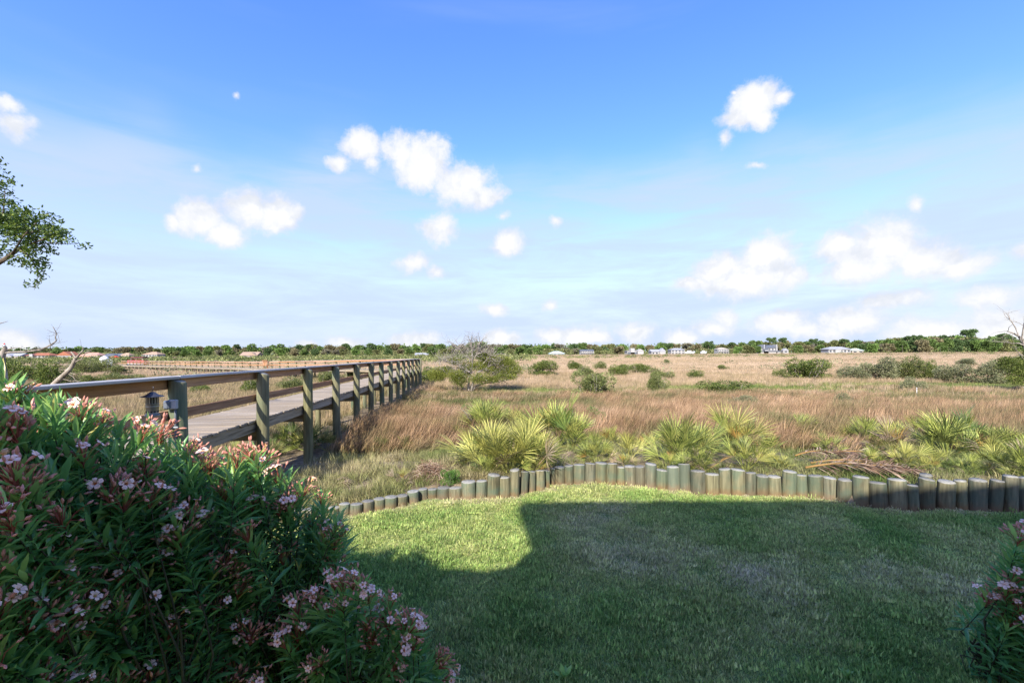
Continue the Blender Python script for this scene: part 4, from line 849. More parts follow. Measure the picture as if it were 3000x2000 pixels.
def build_cedar_right():
    g = G(3010, 1150); t = thing('cedar_tree', 'dead-limbed cedar with a dark green tuft cut by the right edge', 'tree', g); b = np.array(g); Y = g.y; rng = np.random.default_rng(6); mb = MB()
    for pts, r0, r1 in (([(3012,1160),(3010,1120),(3020,1080),(3016,1040),(3000,1010),(2985,985),(2968,975),(2950,970)],.16,.03),([(3016,1050),(3004,1020),(2994,990),(2998,960),(3004,940)],.08,.02),([(2985,985),(2975,960),(2962,940),(2956,932)],.04,.012),([(3000,1012),(2985,1005),(2965,1006),(2950,1003)],.04,.012),([(3010,1046),(2998,1042),(2985,1038)],.03,.012),
        ([(3005,1130),(2990,1140),(2975,1132)],.05,.02),([(3016,1060),(3040,1020),(3050,980)],.09,.03)):
        limb(mb, b, path_px([(x, y, rng.normal(0,.2)) for x, y in pts], Y), r0, r1); e = np.array(P(*pts[-1], Y))-b; s = np.array(P(*pts[-2], Y))-b
        for k in range(4): branchy(mb, s+(e-s)*rng.uniform(0,1), (e-s)/np.linalg.norm(e-s)+rng.normal(0,.6,3), rng.uniform(.3,.7), .018, 2, rng, .4, (1,3), .004)
    obj('trunk', mb.mesh('trunk', [M['deadwood']], True), t); s = Y/F
    L = [(*(np.array(P(x, y, Y+dz))-b), w*s, w*s, h*s) for x, y, w, h, dz in ((2965,1070,34,20,0),(2995,1060,34,18,.3),(2945,1056,18,12,.2),(2985,1100,26,22,-.3),(3020,1085,40,30,0),(3040,1050,40,26,0),(2975,1115,20,12,-.4))]
    W, Fx, tn = blob_leaves(14000, L, .11, 45, .35, .25, .5); o = obj('crown', mesh('crown', W, Fx, False, tn, [M['shrub_green']]), t); o['kind'] = 'stuff'
build_cedar_right()

def build_dead_trees():
    Y = 13.0; rng = np.random.default_rng(8)
    g = G(10, 1330); g = Vector((P(8, 1100, Y).x, Y, float(ground(P(8,1100,Y).x, Y)))); b = np.array(g)
    t = thing('dead_tree', 'weathered dead trunk with a long crooked bare branch at the left edge', 'tree', g); mb = MB()
    limb(mb, b, [b-np.array([0,0,.3])]+path_px([(4,1250),(10,1150),(6,1090),(2,1055),(8,1035),(16,1024),(14,1016)], Y), .16, .045, 9); obj('trunk', mb.mesh('trunk', [M['deadwood']], True), t)
    mb = MB()
    for pts, r0, r1 in (([(10,1034),(40,1031),(80,1030),(120,1024),(150,1010),(165,998),(162,988),(166,976),(158,962),(154,957)],.032,.006),([(20,1024),(45,1018),(62,1018)],.016,.005),([(150,1010),(142,1006)],.01,.003),([(62,1018),(60,1030)],.008,.004),([(165,998),(168,994),(166,990)],.008,.003),
        ([(-40,960),(-10,950),(23,941)],.03,.005),([(2,1105),(20,1118),(40,1132),(50,1150)],.03,.008),([(5,1140),(-5,1125),(-20,1110)],.03,.01),([(160,975),(170,962),(180,945)],.004,.002)):
        limb(mb, b, path_px(pts, Y), r0, r1, 6)
    for k in range(14):
        s = np.array(P(rng.uniform(60,165), 1020-rng.uniform(0,20), Y))-b; s = np.array(P(*[(80,1030),(120,1024),(150,1010),(166,976),(62,1018)][rng.integers(5)], Y))-b; branchy(mb, s, rng.normal(0,1,3)+[0,0,.3], rng.uniform(.1,.3), .006, 1, rng, .4, (1,2), .002)
    obj('branch', mb.mesh('branch', [M['deadwood']], True), t)
    Y = 12.2; x0 = P(120, 1180, Y).x; g = Vector((x0, Y, float(ground(x0, Y)))); b = np.array(g)
    t = thing('dead_snag', 'leaning bare grey snag rising behind the boardwalk rail at left', 'tree', g); mb = MB()
    for pts, r0, r1 in (([(100,1240),(125,1170),(150,1135),(175,1110),(195,1092),(210,1075),(218,1058),(222,1045)],.09,.035),([(222,1050),(215,1038),(208,1030)],.03,.015),([(224,1048),(234,1036),(243,1026),(244,1016)],.032,.008),([(222,1060),(240,1050),(252,1032),(270,1028)],.018,.004),([(196,1092),(212,1102),(222,1114)],.012,.005),([(185,1110),(205,1116),(232,1117)],.014,.004),([(205,1092),(220,1096)],.01,.004),([(216,1068),(196,1068),(175,1066)],.008,.003),([(200,1085),(185,1082),(172,1084)],.008,.003),([(150,1135),(130,1130),(110,1135)],.012,.004),([(225,1058),(245,1052)],.008,.003)):
        limb(mb, b, path_px(pts, Y), r0, r1, 7)
    for k in range(10): branchy(mb, np.array(P(*[(222,1050),(243,1026),(252,1032),(232,1117),(175,1066)][k % 5], Y))-b, rng.normal(0,1,3)+[0.2,0,.4], rng.uniform(.1,.25), .006, 1, rng, .4, (1,2), .002)
    obj('limb', mb.mesh('limb', [M['deadwood']], True), t)
build_dead_trees()

def build_oak():
    Y = 8.0; X0 = -11.4; g = Vector((X0, Y+.4, float(ground(X0, Y+.4)))); b = np.array(g); rng = np.random.default_rng(12)
    t = thing('oak_tree', 'leafy green oak bough reaching in from the left edge against the sky', 'tree', g); mb = MB(); tips = []
    mb.add(*tube([(0,0,-.3),(.1,0,1.2),(.05,-.1,2.4),(.3,-.1,3.2),(.2,0,4.4),(-.2,.1,5.6)], [.2,.17,.15,.13,.09,.04], 9, False)); obj('trunk', mb.mesh('trunk', [M['bark']], True), t)
    mb = MB(); j = np.array([.3,-.1,3.2])
    for pts, r0, r1 in (([(-60,800),(0,768),(35,745),(55,730),(90,715),(130,700)],.05,.012),([(55,730),(80,745),(100,770),(115,800),(122,830)],.014,.004),([(35,745),(70,690),(110,650),(140,625)],.018,.005),([(90,715),(150,712),(190,715),(228,715)],.012,.003),([(-60,800),(-20,700),(10,620),(15,560)],.03,.006),([(110,800),(108,830),(100,850)],.005,.002),([(0,768),(40,752),(70,742)],.01,.003),([(70,690),(120,670),(170,665)],.012,.003)):
        pp = path_px([(x, y, rng.normal(0,.12)) for x, y in pts], Y); pp = [j+b]+pp if pts[0][0] == -60 else pp
        limb(mb, b, pp, r0, r1, 6)
    obj('bough', mb.mesh('bough', [M['bark']], True), t); s = Y/F
    LB = [(10,540,16,26,.3),(12,590,20,22,.3),(20,640,40,26,.4),(60,660,46,40,.5),(95,640,36,28,.4),(30,700,50,36,.5),(90,700,50,34,.5),(130,660,40,30,.4),(150,690,34,22,.3),(60,740,30,18,.3),(185,680,18,10,.2),(190,705,18,10,.2),(212,715,16,7,.2),(235,716,9,7,.15),(112,735,24,16,.3),(110,770,16,24,.25),(120,800,14,14,.2),(102,835,12,10,.2),(128,822,10,5,.15),(60,770,16,8,.2),(25,660,36,30,.4),(150,640,18,14,.3),
        (-60,620,60,60,.8),(-80,720,60,50,.8),(-150,560,90,80,1.),(-180,700,80,70,1.),(-260,620,90,90,1.1),(-120,480,70,60,.9)]
    L = [(*(np.array(P(x, y, Y))-b), w*s, d, h*s) for x, y, w, h, d in LB]
    # leaves grouped in sprays so that sky shows between them
    V = []; n = 1150; pick = rng.choice(len(L), n, p=(lambda v: v/v.sum())(np.array([(q[3]*q[5])**.9 for q in L]))); Ld = []; Lc = []
    for k in range(n):
        q = np.array(L[pick[k]]); dv = rng.normal(0, 1, 3); dv *= rng.uniform(0,1)**.5/np.linalg.norm(dv); c = q[:3]+dv*q[3:]; ax = rng.normal(0,1,3)
        for _ in range(rng.integers(7, 13)): Lc.append(c+rng.normal(0,.032,3)); Ld.append(ax*.4+rng.normal(0,1,3)+[0,0,.2])
    Lc = np.array(Lc); Ld = np.array(Ld); R = frames(Ld, rng.uniform(0,6.28,len(Lc))); K = np.array([[0,0,0],[.35,.2,.03],[.75,.17,0],[1,0,-.06],[.75,-.17,0],[.35,-.2,.03]])
    W, Fx = inst(K, [np.array([[0,1,5,5]])[:0].reshape(0,4), np.array([[1,2,4,5]]), np.array([[0,1,5],[2,3,4]])], R, Lc, rng.uniform(.045,.075,len(Lc)))
    o = obj('foliage', mesh('foliage', W, Fx, False, np.repeat(np.clip(rng.normal(.5,.25,len(Lc)),0,1), 6), [M['oak']]), t); o['kind'] = 'stuff'
build_oak()

# ------------------------------------------------------------------ far shore: houses, trees, scrub
def prism_roof(w, d, h, kind, ov):
    """roof solid on a w x d box (x across the view, y away): hip, ridge (ridge along x) or gable (gable faces the view)"""
    x, y = w/2+ov, d/2+ov; B = [(-x,-y,0),(x,-y,0),(x,y,0),(-x,y,0)]; e = .18; B2 = [(a, b_, -e) for a, b_, _ in B]
    if kind == 'hip': k = min(x*.98, y*.9); R = [(-x+k,0,h),(x-k,0,h)] if x > y else [(0,-y+k*.98,h),(0,y-k*.98,h)]
    elif kind == 'ridge': R = [(-x,0,h),(x,0,h)]
    else: R = [(0,-y,h),(0,y,h)]
    V = np.array(B+B2+R, float); sides = [[0,1,5,4],[1,2,6,5],[2,3,7,6],[3,0,4,7],[4,5,6,7]]
    if R[0][1] == 0 and R[1][1] == 0 and R[0][0] != R[1][0]: q = [[0,1,9,8],[2,3,8,9]]; tr = [[1,2,9],[3,0,8]]
    else: q = [[1,2,9,8],[3,0,8,9]]; tr = [[0,1,8],[2,3,9]]
    return V, [np.array(tr), np.array(sides+q)]
HC = {}
def hmat(kind, col):
    if (kind, col) not in HC: HC[(kind, col)] = surf('far_%s_%d' % (kind, len(HC)), [(.3, tuple(v*.85 for v in col)), (.7, tuple(min(1, v*1.1) for v in col))], (1.5,1.5,1.5), 4, .8, .1, rnd=0, spec=.2)
    return HC[(kind, col)]
WHITE = (.35,.345,.33); CREAM = (.38,.34,.28); RED = (.30,.12,.07); TAN = (.38,.26,.18); PINK = (.40,.24,.18); SLATE = (.10,.115,.14); GREY = (.30,.31,.33); PALEG = (.42,.52,.48); BROWN = (.32,.23,.17)
GLASS = None
def house(x0, x1, yt, ye, yb, kind, wc, rc, label, Y=440, wins=4, floors=1, extra=(), cat='house', rotz=0, name='house', posts=0):
    global GLASS
    GLASS = GLASS or plain('far_window', (.05,.06,.075), .15, .6)
    s = Y/F; cx = (x0+x1)/2; b = P(cx, yb, Y); w = (x1-x0)*s; d = min(w*.7, 11); he = (yb-ye)*s; hr = (ye-yt)*s
    t = thing(name, label, cat, b, rotz); wm = hmat('wall', wc); rm = hmat('roof', rc); ww = w*.93
    obj('wall', MB().add(*box(-ww/2, ww/2, -d/2, d/2, -3, he)).mesh('wall', [wm]), t)
    ro = obj('roof', MB().add(*prism_roof(ww, d, hr, kind, w*.035)).mesh('roof', [rm]), t, (0,0,he+.18))
    fh = he/floors
    for f in range(floors):
        for k in range(wins):
            wx = -ww/2+ww*(k+.5)/wins; W = ww/wins*.5
            o = obj('window', MB().add(*box(-W/2, W/2, -.04, .04, 0, fh*.45)).mesh('window', [GLASS]), t, (wx, -d/2-.05, f*fh+fh*.3))
            obj('frame', MB().add(*box(-W/2-.12, W/2+.12, -.05, .0, -.14, 0)).add(*box(-W/2-.12, W/2+.12, -.05, .0, fh*.45, fh*.45+.14)).mesh('frame', [wm]), o, (0,-.03,0))
    for k in range(posts):
        px = -ww/2+ww*k/(posts-1); obj('porch_post', MB().add(*box(-.15,.15,-.15,.15,-2,he)).mesh('porch_post', [hmat('wall', WHITE)]), t, (px, -d/2-1.2, 0))
    if posts: obj('balcony', MB().add(*box(-ww/2-.2, ww/2+.2, -1.4, .0, -.1, .1)).mesh('balcony', [hmat('wall', WHITE)]), t, (0, -d/2-.02, fh*(floors-1)))
    for (a0, a1, t_, e_, kd, wc2, rc2) in extra:
        s0 = (a0-cx)*s; s1 = (a1-cx)*s; hE = (yb-e_)*s; hR = (e_-t_)*s; w2 = s1-s0
        obj('wing_wall', MB().add(*box(-w2*.47, w2*.47, -d*.3, d*.3, -3, hE)).mesh('wing_wall', [hmat('wall', wc2)]), t, ((s0+s1)/2, -d*.35, 0))
        if kd != 'flat': obj('wing_roof', MB().add(*prism_roof(w2*.94, d*.6, max(hR,.3), kd, w2*.04)).mesh('wing_roof', [hmat('roof', rc2)]), t, ((s0+s1)/2, -d*.35, hE+.18))
    return t
HX = []
def H(x0, x1, *a, **k): HX.append(((x0+x1)/2, k.pop('ref'))); return house(x0, x1, *a, **k)
H(4,34,1038,1044,1054,'hip',CREAM,RED,'low house with orange-red roof at the far left end of the shore', wins=3, ref='the leftmost red-roofed house')
H(24,78,1035,1043,1054,'ridge',CREAM,GREY,'house with grey-brown roof and a white gable on the left shore', wins=3, extra=((34,58,1037,1043,'gable',WHITE,GREY),), ref='the grey-brown roofed house')
H(92,163,1034,1041,1055,'hip',WHITE,RED,'long white two storey house with red tile roof on the left shore', wins=6, floors=2, extra=((108,118,1036,1036.5,'flat',WHITE,RED),), ref='the long red-tiled house')
H(181,224,1030,1041,1054,'gable',WHITE,RED,'white house whose red gable faces the marsh, behind the snag', wins=3, floors=1, posts=5, ref='the red gable house')
H(244,306,1033,1042,1055,'hip',CREAM,PINK,'large house with pink-tan hipped roofs on the left shore', wins=4, extra=((246,290,1037,1047,'hip',CREAM,PINK),(285,306,1037,1041,'hip',CREAM,PINK)), ref='the pink-tan roofed house')
H(314,362,1036,1045,1055,'ridge',WHITE,SLATE,'house with steep dark slate roof behind the red umbrella', wins=3, extra=((340,360,1038,1044,'gable',WHITE,SLATE),), ref='the dark slate house')
H(360,387,1034,1040,1050,'hip',CREAM,TAN,'small tan roof half hidden by trees right of the slate roof', wins=2, ref='the small tan roof')
H(430,474,1031,1038,1053,'hip',WHITE,TAN,'white raised house with tan roof standing apart beyond the far boardwalk', wins=5, floors=2, posts=5, ref='the white raised house')
H(712,764,1031,1041,1047,'ridge',GREY,BROWN,'brown barn-like house with long sloping roof over the far boardwalk', wins=4, extra=((736,764,1033,1042,'gable',GREY,BROWN),), ref='the brown barn')
H(1217,1258,1034,1039,1044,'ridge',WHITE,GREY,'low grey-roofed building among trees beyond the end of the rail', wins=3, ref='the low grey building')
H(1606,1654,1029,1036,1041,'hip',WHITE,PALEG,'low house with pale green hipped roof on the centre shore', wins=4, ref='the pale green roofed house')
H(1698,1738,1024,1028,1039,'ridge',WHITE,SLATE,'white two storey house with dark roof and long columned porch', wins=7, floors=2, posts=7, ref='the columned white house')
H(1832,1880,1026,1028,1040,'hip',WHITE,WHITE,'white flat-topped house in steps with dark screened porch', wins=4, extra=((1842,1854,1019.5,1020,'flat',WHITE,WHITE),(1834,1862,1031,1032,'flat',SLATE,SLATE),(1862,1880,1023,1028,'gable',WHITE,WHITE)), ref='the stepped white house')
H(1903,1946,1024,1030,1039,'ridge',WHITE,GREY,'white house with a steep front gable on the centre shore', wins=4, extra=((1926,1944,1020,1030,'gable',WHITE,GREY),), ref='the white gable house')
H(1960,2002,1020,1025,1038,'hip',WHITE,GREY,'white house with wide grey hipped roof on the centre shore', wins=4, floors=2, ref='the grey hipped house')
H(2096,2129,1018.5,1023,1037,'hip',WHITE,CREAM,'white two storey box house with balcony, alone on the shore', wins=5, floors=2, posts=5, ref='the white balcony house')
H(2220,2270,1011,1019,1037,'ridge',WHITE,SLATE,'large grey-roofed house with chimneys and front porch on the right shore', wins=5, floors=2, extra=((2226,2240,1013,1025,'gable',WHITE,SLATE),(2214,2276,1027,1029,'ridge',WHITE,SLATE),(2226,2229,1009,1009.2,'flat',GREY,GREY),(2262,2265,1009,1009.2,'flat',WHITE,GREY)), ref='the big chimneyed house')
H(2291,2307,1020.5,1026,1034,'gable',WHITE,GREY,'tiny white gabled house right of the big chimneyed one', wins=1, ref='the tiny white gable')
H(2414,2482,1016,1023,1034,'hip',WHITE,GREY,'long low white ranch house with grey hipped roof on the right shore', wins=6, extra=((2432,2450,1020,1024,'gable',WHITE,GREY),), ref='the white ranch house')
H(2486,2522,1021,1027,1034,'hip',CREAM,PALEG,'small house with pale green roof right of the white ranch house', wins=2, ref='the small pale green roof')

def build_shore_bits():
    # red umbrella on the left shore
    b = P(338, 1056, 420); t = thing('umbrella', 'big red parasol standing before the slate-roofed house', 'umbrella', b); red = plain('red_canvas', (.62,.035,.02), .7)
    obj('canopy', MB().add(*lathe([(5.0,2.0),(4.2,2.7),(2.6,3.7),(.2,4.4)], 8)).mesh('canopy', [red]), t); obj('pole', MB().add(*tube([(0,0,-1),(0,0,4.5)], .12, 6)).mesh('pole', [hmat('wall', WHITE)]), t)
    # boat dock at the end of the far boardwalk
    p, a = FAR(112, -.6, 0); wm = plain('dock_white', (.72,.73,.74), .6)
    t = thing('dock_gate', 'white slatted dock enclosure with a rounded top at the end of the far boardwalk', 'gate', p, a)
    for k in range(12): obj('slat', MB().add(*cbox(.16,.05,1.15,.01)).mesh('slat', [wm]), t, (-2.6+.4*k, -.6, .6))
    obj('rail', MB().add(*cbox(5.2,.07,.12,.01)).mesh('rail', [wm]), t, (0,-.6,1.15)); obj('base_board', MB().add(*cbox(5.2,1.6,.12,.01)).mesh('base_board', [wm]), t, (0,0,-.1))
    obj('shelter', MB().add(*lathe([(.9,.0),(.9,1.3),(.95,1.35),(.7,1.75),(.3,2.0),(.05,2.1)], 12)).mesh('shelter', [wm], True), t, (.6,.2,0))
    p2 = P(405, 1064, 104); t = thing('pontoon_boat', 'moored boat with dark red side panels and canopy behind the far rail', 'boat', p2, .1); rr = plain('boat_red', (.30,.03,.04), .4); dk = plain('boat_canopy', (.12,.025,.03), .7)
    obj('hull', MB().add(*tube([(-1.9,-.6,-.1),(1.5,-.6,-.1),(2.1,-.6,.08)], [.28,.28,.08], 8)).add(*tube([(-1.9,.6,-.1),(1.5,.6,-.1),(2.1,.6,.08)], [.28,.28,.08], 8)).mesh('hull', [hmat('wall', GREY)], True), t)
    obj('side_panel', MB().add(*box(-1.8,1.7,-.8,-.74,.2,.75)).add(*box(-1.8,1.7,.74,.8,.2,.75)).add(*box(-1.8,-1.74,-.73,.73,.2,.75)).mesh('side_panel', [rr]), t)
    obj('deck', MB().add(*box(-1.95,1.85,-.9,.9,.12,.19)).mesh('deck', [hmat('wall', GREY)]), t)
    obj('canopy', MB().add(*prism_roof(2.6, 1.7, .12, 'ridge', .05)).mesh('canopy', [dk]), t, (.2,0,1.35))
    for x in (-1.0, 1.4):
        for y in (-.78, .78): obj('canopy_pole', MB().add(*tube([(x,y,.2),(x,y,1.2)], .025, 6)).mesh('canopy_pole', [wm]), t)
    # lighthouse far beyond the trees at the left edge
    Y = 1470; b = P(13, 1048, Y); t = thing('lighthouse', 'distant lighthouse with red lantern roof showing above the trees at the left edge', 'lighthouse', (b.x, b.y, 0)); blk = plain('lh_black', (.03,.03,.03), .6); wh = plain('lh_white', (.8,.8,.8), .7)
    m, q = newmat('lighthouse_spiral'); o_ = q.n('ShaderNodeOutputMaterial'); co = q.n('ShaderNodeTexCoord').outputs['Object']; sp = q.n('ShaderNodeSeparateXYZ', Vector=co)
    an = q.m('ARCTAN2', sp.outputs[1], sp.outputs[0]); f = q.m('FRACT', q.m('ADD', q.m('DIVIDE', sp.outputs[2], 16), q.m('DIVIDE', an, 2*PI))); bs = q.n('ShaderNodeBsdfPrincipled', Base_Color=q.ramp(f, [(0,(.03,.03,.03)),(.5,(.8,.8,.8))], 'CONSTANT'), Roughness=.7); q.set(o_.inputs[0], bs)
    obj('tower', MB().add(*lathe([(6.2,-5),(3.6,38)], 24)).mesh('tower', [m], True), t); obj('gallery', MB().add(*lathe([(3.6,38),(5,38.6),(5,39.4),(2.2,39.5)], 20)).mesh('gallery', [blk]), t)
    obj('lantern_room', MB().add(*lathe([(2.5,39.4),(2.5,44)], 12)).mesh('lantern_room', [wh]), t); obj('lantern_roof', MB().add(*lathe([(3.1,44),(2.8,45),(1.4,47),(.3,48),(.15,50.5)], 12)).mesh('lantern_roof', [plain('lh_red', (.5,.03,.03), .5)]), t)
    # white marker pole in the rush at right
    g = G(2686, 1175); t = thing('marker_pole', 'thin white plastic marker pole standing in the rush at right', 'pole', g); hh = P(2686, 1137, g.y).z-g.z
    obj('shaft', MB().add(*tube([(0,0,-.2),(0,0,hh)], .012, 8)).mesh('shaft', [wm], True), t); obj('cap', MB().add(*tube([(0,0,hh-.05),(0,0,hh+.03)], .016, 8)).mesh('cap', [wm], True), t)
    # trailered boats and cars on the centre shore
    for x, l, lab, cat in ((2022, 14, 'white motorboat on the shore right of the grey hipped house', 'boat'), (2062, 9, 'small white boat on the shore left of the white balcony house', 'boat')):
        b = P(x, 1036, 430); s = 430/F; t = thing('beached_boat', lab, cat, b); V = []; L = l*s
        V = np.array([(-L,-1,0),(-L,1,0),(-L,-1.3,1.6),(-L,1.3,1.6),(L*.5,-1.0,0),(L*.5,1.0,0),(L*.5,-1.3,1.7),(L*.5,1.3,1.7),(L*.9,0,.4),(L,0,2.0)]); Fx = [np.array([[4,8,5],[6,7,9]]), np.array([[0,2,3,1],[0,4,6,2],[1,3,7,5],[0,1,5,4],[2,6,7,3],[4,6,9,8],[5,8,9,7]])]
        obj('hull', MB().add(V, Fx).mesh('hull', [wm]), t, (0,0,.4)); obj('cabin', MB().add(*cbox(L*.7,1.8,1.1,.2)).mesh('cabin', [wm]), t, (-.2*L,0,2.4)); obj('trailer', MB().add(*box(-L,L*.8,-.6,.6,-.6,.35)).mesh('trailer', [GLASS]), t)
build_shore_bits()

def tree_mesh(seed, kind):
    r = random.Random(seed); L = []
    if kind == 'oak':
        for k in range(9): a = r.uniform(0,6.28); q = .3*math.sqrt(r.random()); s = r.uniform(.14,.24); L.append((q*math.cos(a), q*math.sin(a), r.uniform(.42,.84)*(1-.3*q), s, s, s*.8))
        L += [(r.uniform(-.3,.3), r.uniform(-.3,.3), .25, .2, .2, .18) for _ in range(3)]; n, lf = 2600, .095
    elif kind == 'pine':
        for k in range(7): a = r.uniform(0,6.28); q = .34*r.random(); s = r.uniform(.10,.17); L.append((q*math.cos(a), q*math.sin(a), r.uniform(.7,.93), s*1.3, s*1.3, s*.45))
        n, lf = 1300, .07
    elif kind == 'palm':
        n, lf = 0, 0
    else:
        for k in range(10): a = r.uniform(0,6.28); q = .34*math.sqrt(r.random()); s = r.uniform(.10,.2); L.append((q*math.cos(a), q*math.sin(a), r.uniform(.3,.88)*(1-.3*q), s, s, s*.8))
        n, lf = 1900, .08
    mb = MB()
    if kind == 'palm':
        W = []; rn = np.random.default_rng(seed); n = 70; d = rdir(n, -.5, .9); R = frames(d, np.zeros(n)); V = np.array([[0,.03,0],[.6,.05,.05],[1,0,-.15],[.6,-.05,.05]]); W, Fx = inst(V, [np.array([[0,1,2,3]])], R, np.tile([0,0,.86], (n,1)), np.full(n,.2)); tn = np.full(len(W), .5)
    else: W, Fx, tn = blob_leaves(n, L, lf, seed, .75, .35 if kind != 'bare' else .1, .5)
    mb.add(*tube([(0,0,-.1),(.01,0,.3),(-.01,.01,.6),(0,0,.85)], [.028,.02,.015,.006] if kind != 'palm' else [.02,.018,.018,.02], 6, False))
    for k in range(0 if kind == 'palm' else 5):
        a = r.uniform(0,6.28); mb.add(*tube([(0,0,r.uniform(.3,.6)),(.15*math.cos(a),.15*math.sin(a),r.uniform(.55,.75)),(.3*math.cos(a),.3*math.sin(a),r.uniform(.7,.85))], [.012,.008,.003], 4, False))
    return mesh('crown', W, Fx, False, tn, [M['t_mid']]), mb.mesh('trunk', [M['bark'] if kind != 'palm' else M['deadwood']], True)
def build_far_trees():
    r = random.Random(21); K = {k: [tree_mesh(100*i+j, k) for j in range(m)] for i, (k, m) in enumerate((('oak',6),('pine',3),('bare',3),('palm',1)))}
    prof_x = [-60,0,200,350,500,700,900,1200,1350,1500,1800,2000,2100,2200,2350,2500,2600,2750,2900,3060]
    prof_y = [1026,1027,1022,1024,1019,1016,1015,1015,1008,1012,1011,1010,1011,1006,1004,1000,996,985,990,992]
    prof_y = [v-8 for v in prof_y]
    spots = []
    x = -40
    while x < 3040:                                       # back row
        top = np.interp(x, prof_x, prof_y)+r.uniform(-2, 5); spots.append((x, top, r.uniform(500, 560), r.choice(('oak','oak','oak','bare')), 1)); x += r.uniform(22, 34)
    x = -30
    while x < 3040:                                       # front row, lower, in gaps between houses
        if not any(abs(x-h) < 26 for h, _ in HX): spots.append((x, np.interp(x, prof_x, prof_y)+r.uniform(9, 15), r.uniform(425, 470), r.choice(('oak','oak','bare')), 0))
        x += r.uniform(24, 40)
    for x, top in ((693,1008),(1012,1004),(1240,1005),(2075,999),(2145,1001),(2258,988),(2296,990),(2382,992),(2474,991),(2660,982),(2690,981),(2845,966),(2940,974),(905,1010),(2408,997),(2200,1004)): spots.append((x, top, 470, 'pine', 2))
    for x, top in ((2604,1018),(2644,1004),(2755,1016),(2780,1012),(2388,1022),(2494,1020)): spots.append((x, top, 415, 'palm', 3))
    words = {'t_dark': 'dark green', 't_mid': 'mid green', 't_bright': 'bright green', 't_olive': 'olive', 't_brown': 'brownish', 't_grey': 'grey twiggy'}
    kinds = {'oak': 'round-crowned tree', 'bare': 'thin-crowned tree', 'pine': 'flat-topped pine', 'palm': 'cabbage palm'}
    rows = {1: 'on the skyline', 0: 'low in front', 2: 'above the wood', 3: 'at the shore'}
    cnt = {}
    for (x, top, Y, kd, row) in sorted(spots):
        mk = {'oak': r.choice(('t_dark','t_mid','t_mid','t_bright','t_olive','t_brown')), 'bare': r.choice(('t_brown','t_grey','t_olive')), 'pine': 't_dark', 'palm': 't_mid'}[kd]
        hx, ref = min(HX, key=lambda h: abs(h[0]-x)); side = 'left' if x < hx else 'right'; key = (kd, mk, row, ref, side); cnt[key] = cnt.get(key, 0)+1; n = cnt[key]
        p = P(x, 1040, Y); g = 1.1; zt = P(x, top, Y).z; Ht = max(zt-g, 5); W = Ht*(1.0 if kd in ('oak','bare') else .62)*r.uniform(.95,1.35)
        lab = '%s %s %s, %s of %s' % (words[mk], kinds[kd], rows[row], side, ref)
        if n > 1: lab = ('second ','third ','fourth ','fifth ','sixth ','seventh ','eighth ')[min(n-2, 6)]+lab
        t = thing({'oak': 'far_oak', 'bare': 'far_tree', 'pine': 'pine_tree', 'palm': 'palm_tree'}[kd], lab, 'tree', (p.x, Y, g), r.uniform(0, 6.28), 'trees along the far shore')
        cm, tm = r.choice(K[kd]); o = obj('crown', cm, t, (0,0,0), (0,0,0), (W, W, Ht)); setmat(o, M[mk]); o['kind'] = 'stuff'; obj('trunk', tm, t, (0,0,0), (0,0,0), (W if kd != 'palm' else W*.5, W if kd != 'palm' else W*.5, Ht))
    # the wood behind and the scrub along the shore: one mass each
    rn = np.random.default_rng(77)
    def mass(name, label, n, y0, y1, x0, x1, hlo, hhi, leaf, mats, base, seed):
        rr = np.random.default_rng(seed); m = n; px = rr.uniform(x0, x1, m); Y = rr.uniform(y0, y1, m); c = np.array([pxdir(a, 1037)[0]*b_ for a, b_ in zip(px, Y)]); h = rr.uniform(hlo, hhi, m); cs = []; tn = []
        k = 70
        for i in range(m):
            d = rdir(k, -.05, 1)*np.array([h[i]*1.2, h[i]*1.2, h[i]])*rr.uniform(.7,1,(k,1)); cs.append(d+[c[i], Y[i], base(c[i], Y[i])]); tn.append(np.clip(rr.normal(.5,.2,k)+rr.normal(0,.2), 0, 1))
        cs = np.concatenate(cs); tn = np.concatenate(tn); N = len(cs); R = frames(rdir(N, -.2, 1), rr.uniform(0,6,N)); V = np.array([[0,0,0],[.5,.4,.06],[1,0,-.05],[.5,-.4,.06]]); W, Fx = inst(V, [np.array([[0,1,2,3]])], R, cs, np.repeat(h,k)*leaf*rr.uniform(.6,1.3,N))
        o = obj(name, mesh(name, W, Fx, False, np.repeat(tn,4), [mats])); tag(o, label, None, None, 'stuff')
    mass('far_wood', 'dense green wood that fills the skyline behind the shore houses', 560, 560, 640, -80, 3080, 9.5, 15, .18, M['t_mid'], lambda x, y: 1.0, 5)
    mass('far_understory', 'olive undergrowth between the shore houses and trees', 520, 452, 510, -60, 3060, 4, 7.5, .22, M['t_olive'], lambda x, y: 1.0, 6)
    sc = M['shrub_olive']
    mass('far_scrub', 'olive mangrove scrub in front of the left and centre shore', 900, 150, 410, -40, 1560, 1.4, 3.0, .24, sc, lambda x, y: float(ground(x, y)), 7)
    mass('shore_scrub', 'thin belt of scrub along the far edge of the centre marsh', 190, 230, 420, 1550, 2330, .9, 1.8, .26, sc, lambda x, y: float(ground(x, y)), 8)
    mass('marsh_scrub', 'low olive scrub spreading in patches over the open marsh', 150, 48, 190, -100, 3060, .75, 1.3, .2, M['shrub_pale'], lambda x, y: float(ground(x, y))+.1, 10)
    mass('right_scrub', 'sparse low scrub at the far edge of the right marsh', 70, 330, 425, 2330, 3060, .9, 1.8, .26, sc, lambda x, y: float(ground(x, y)), 9)
build_far_trees()

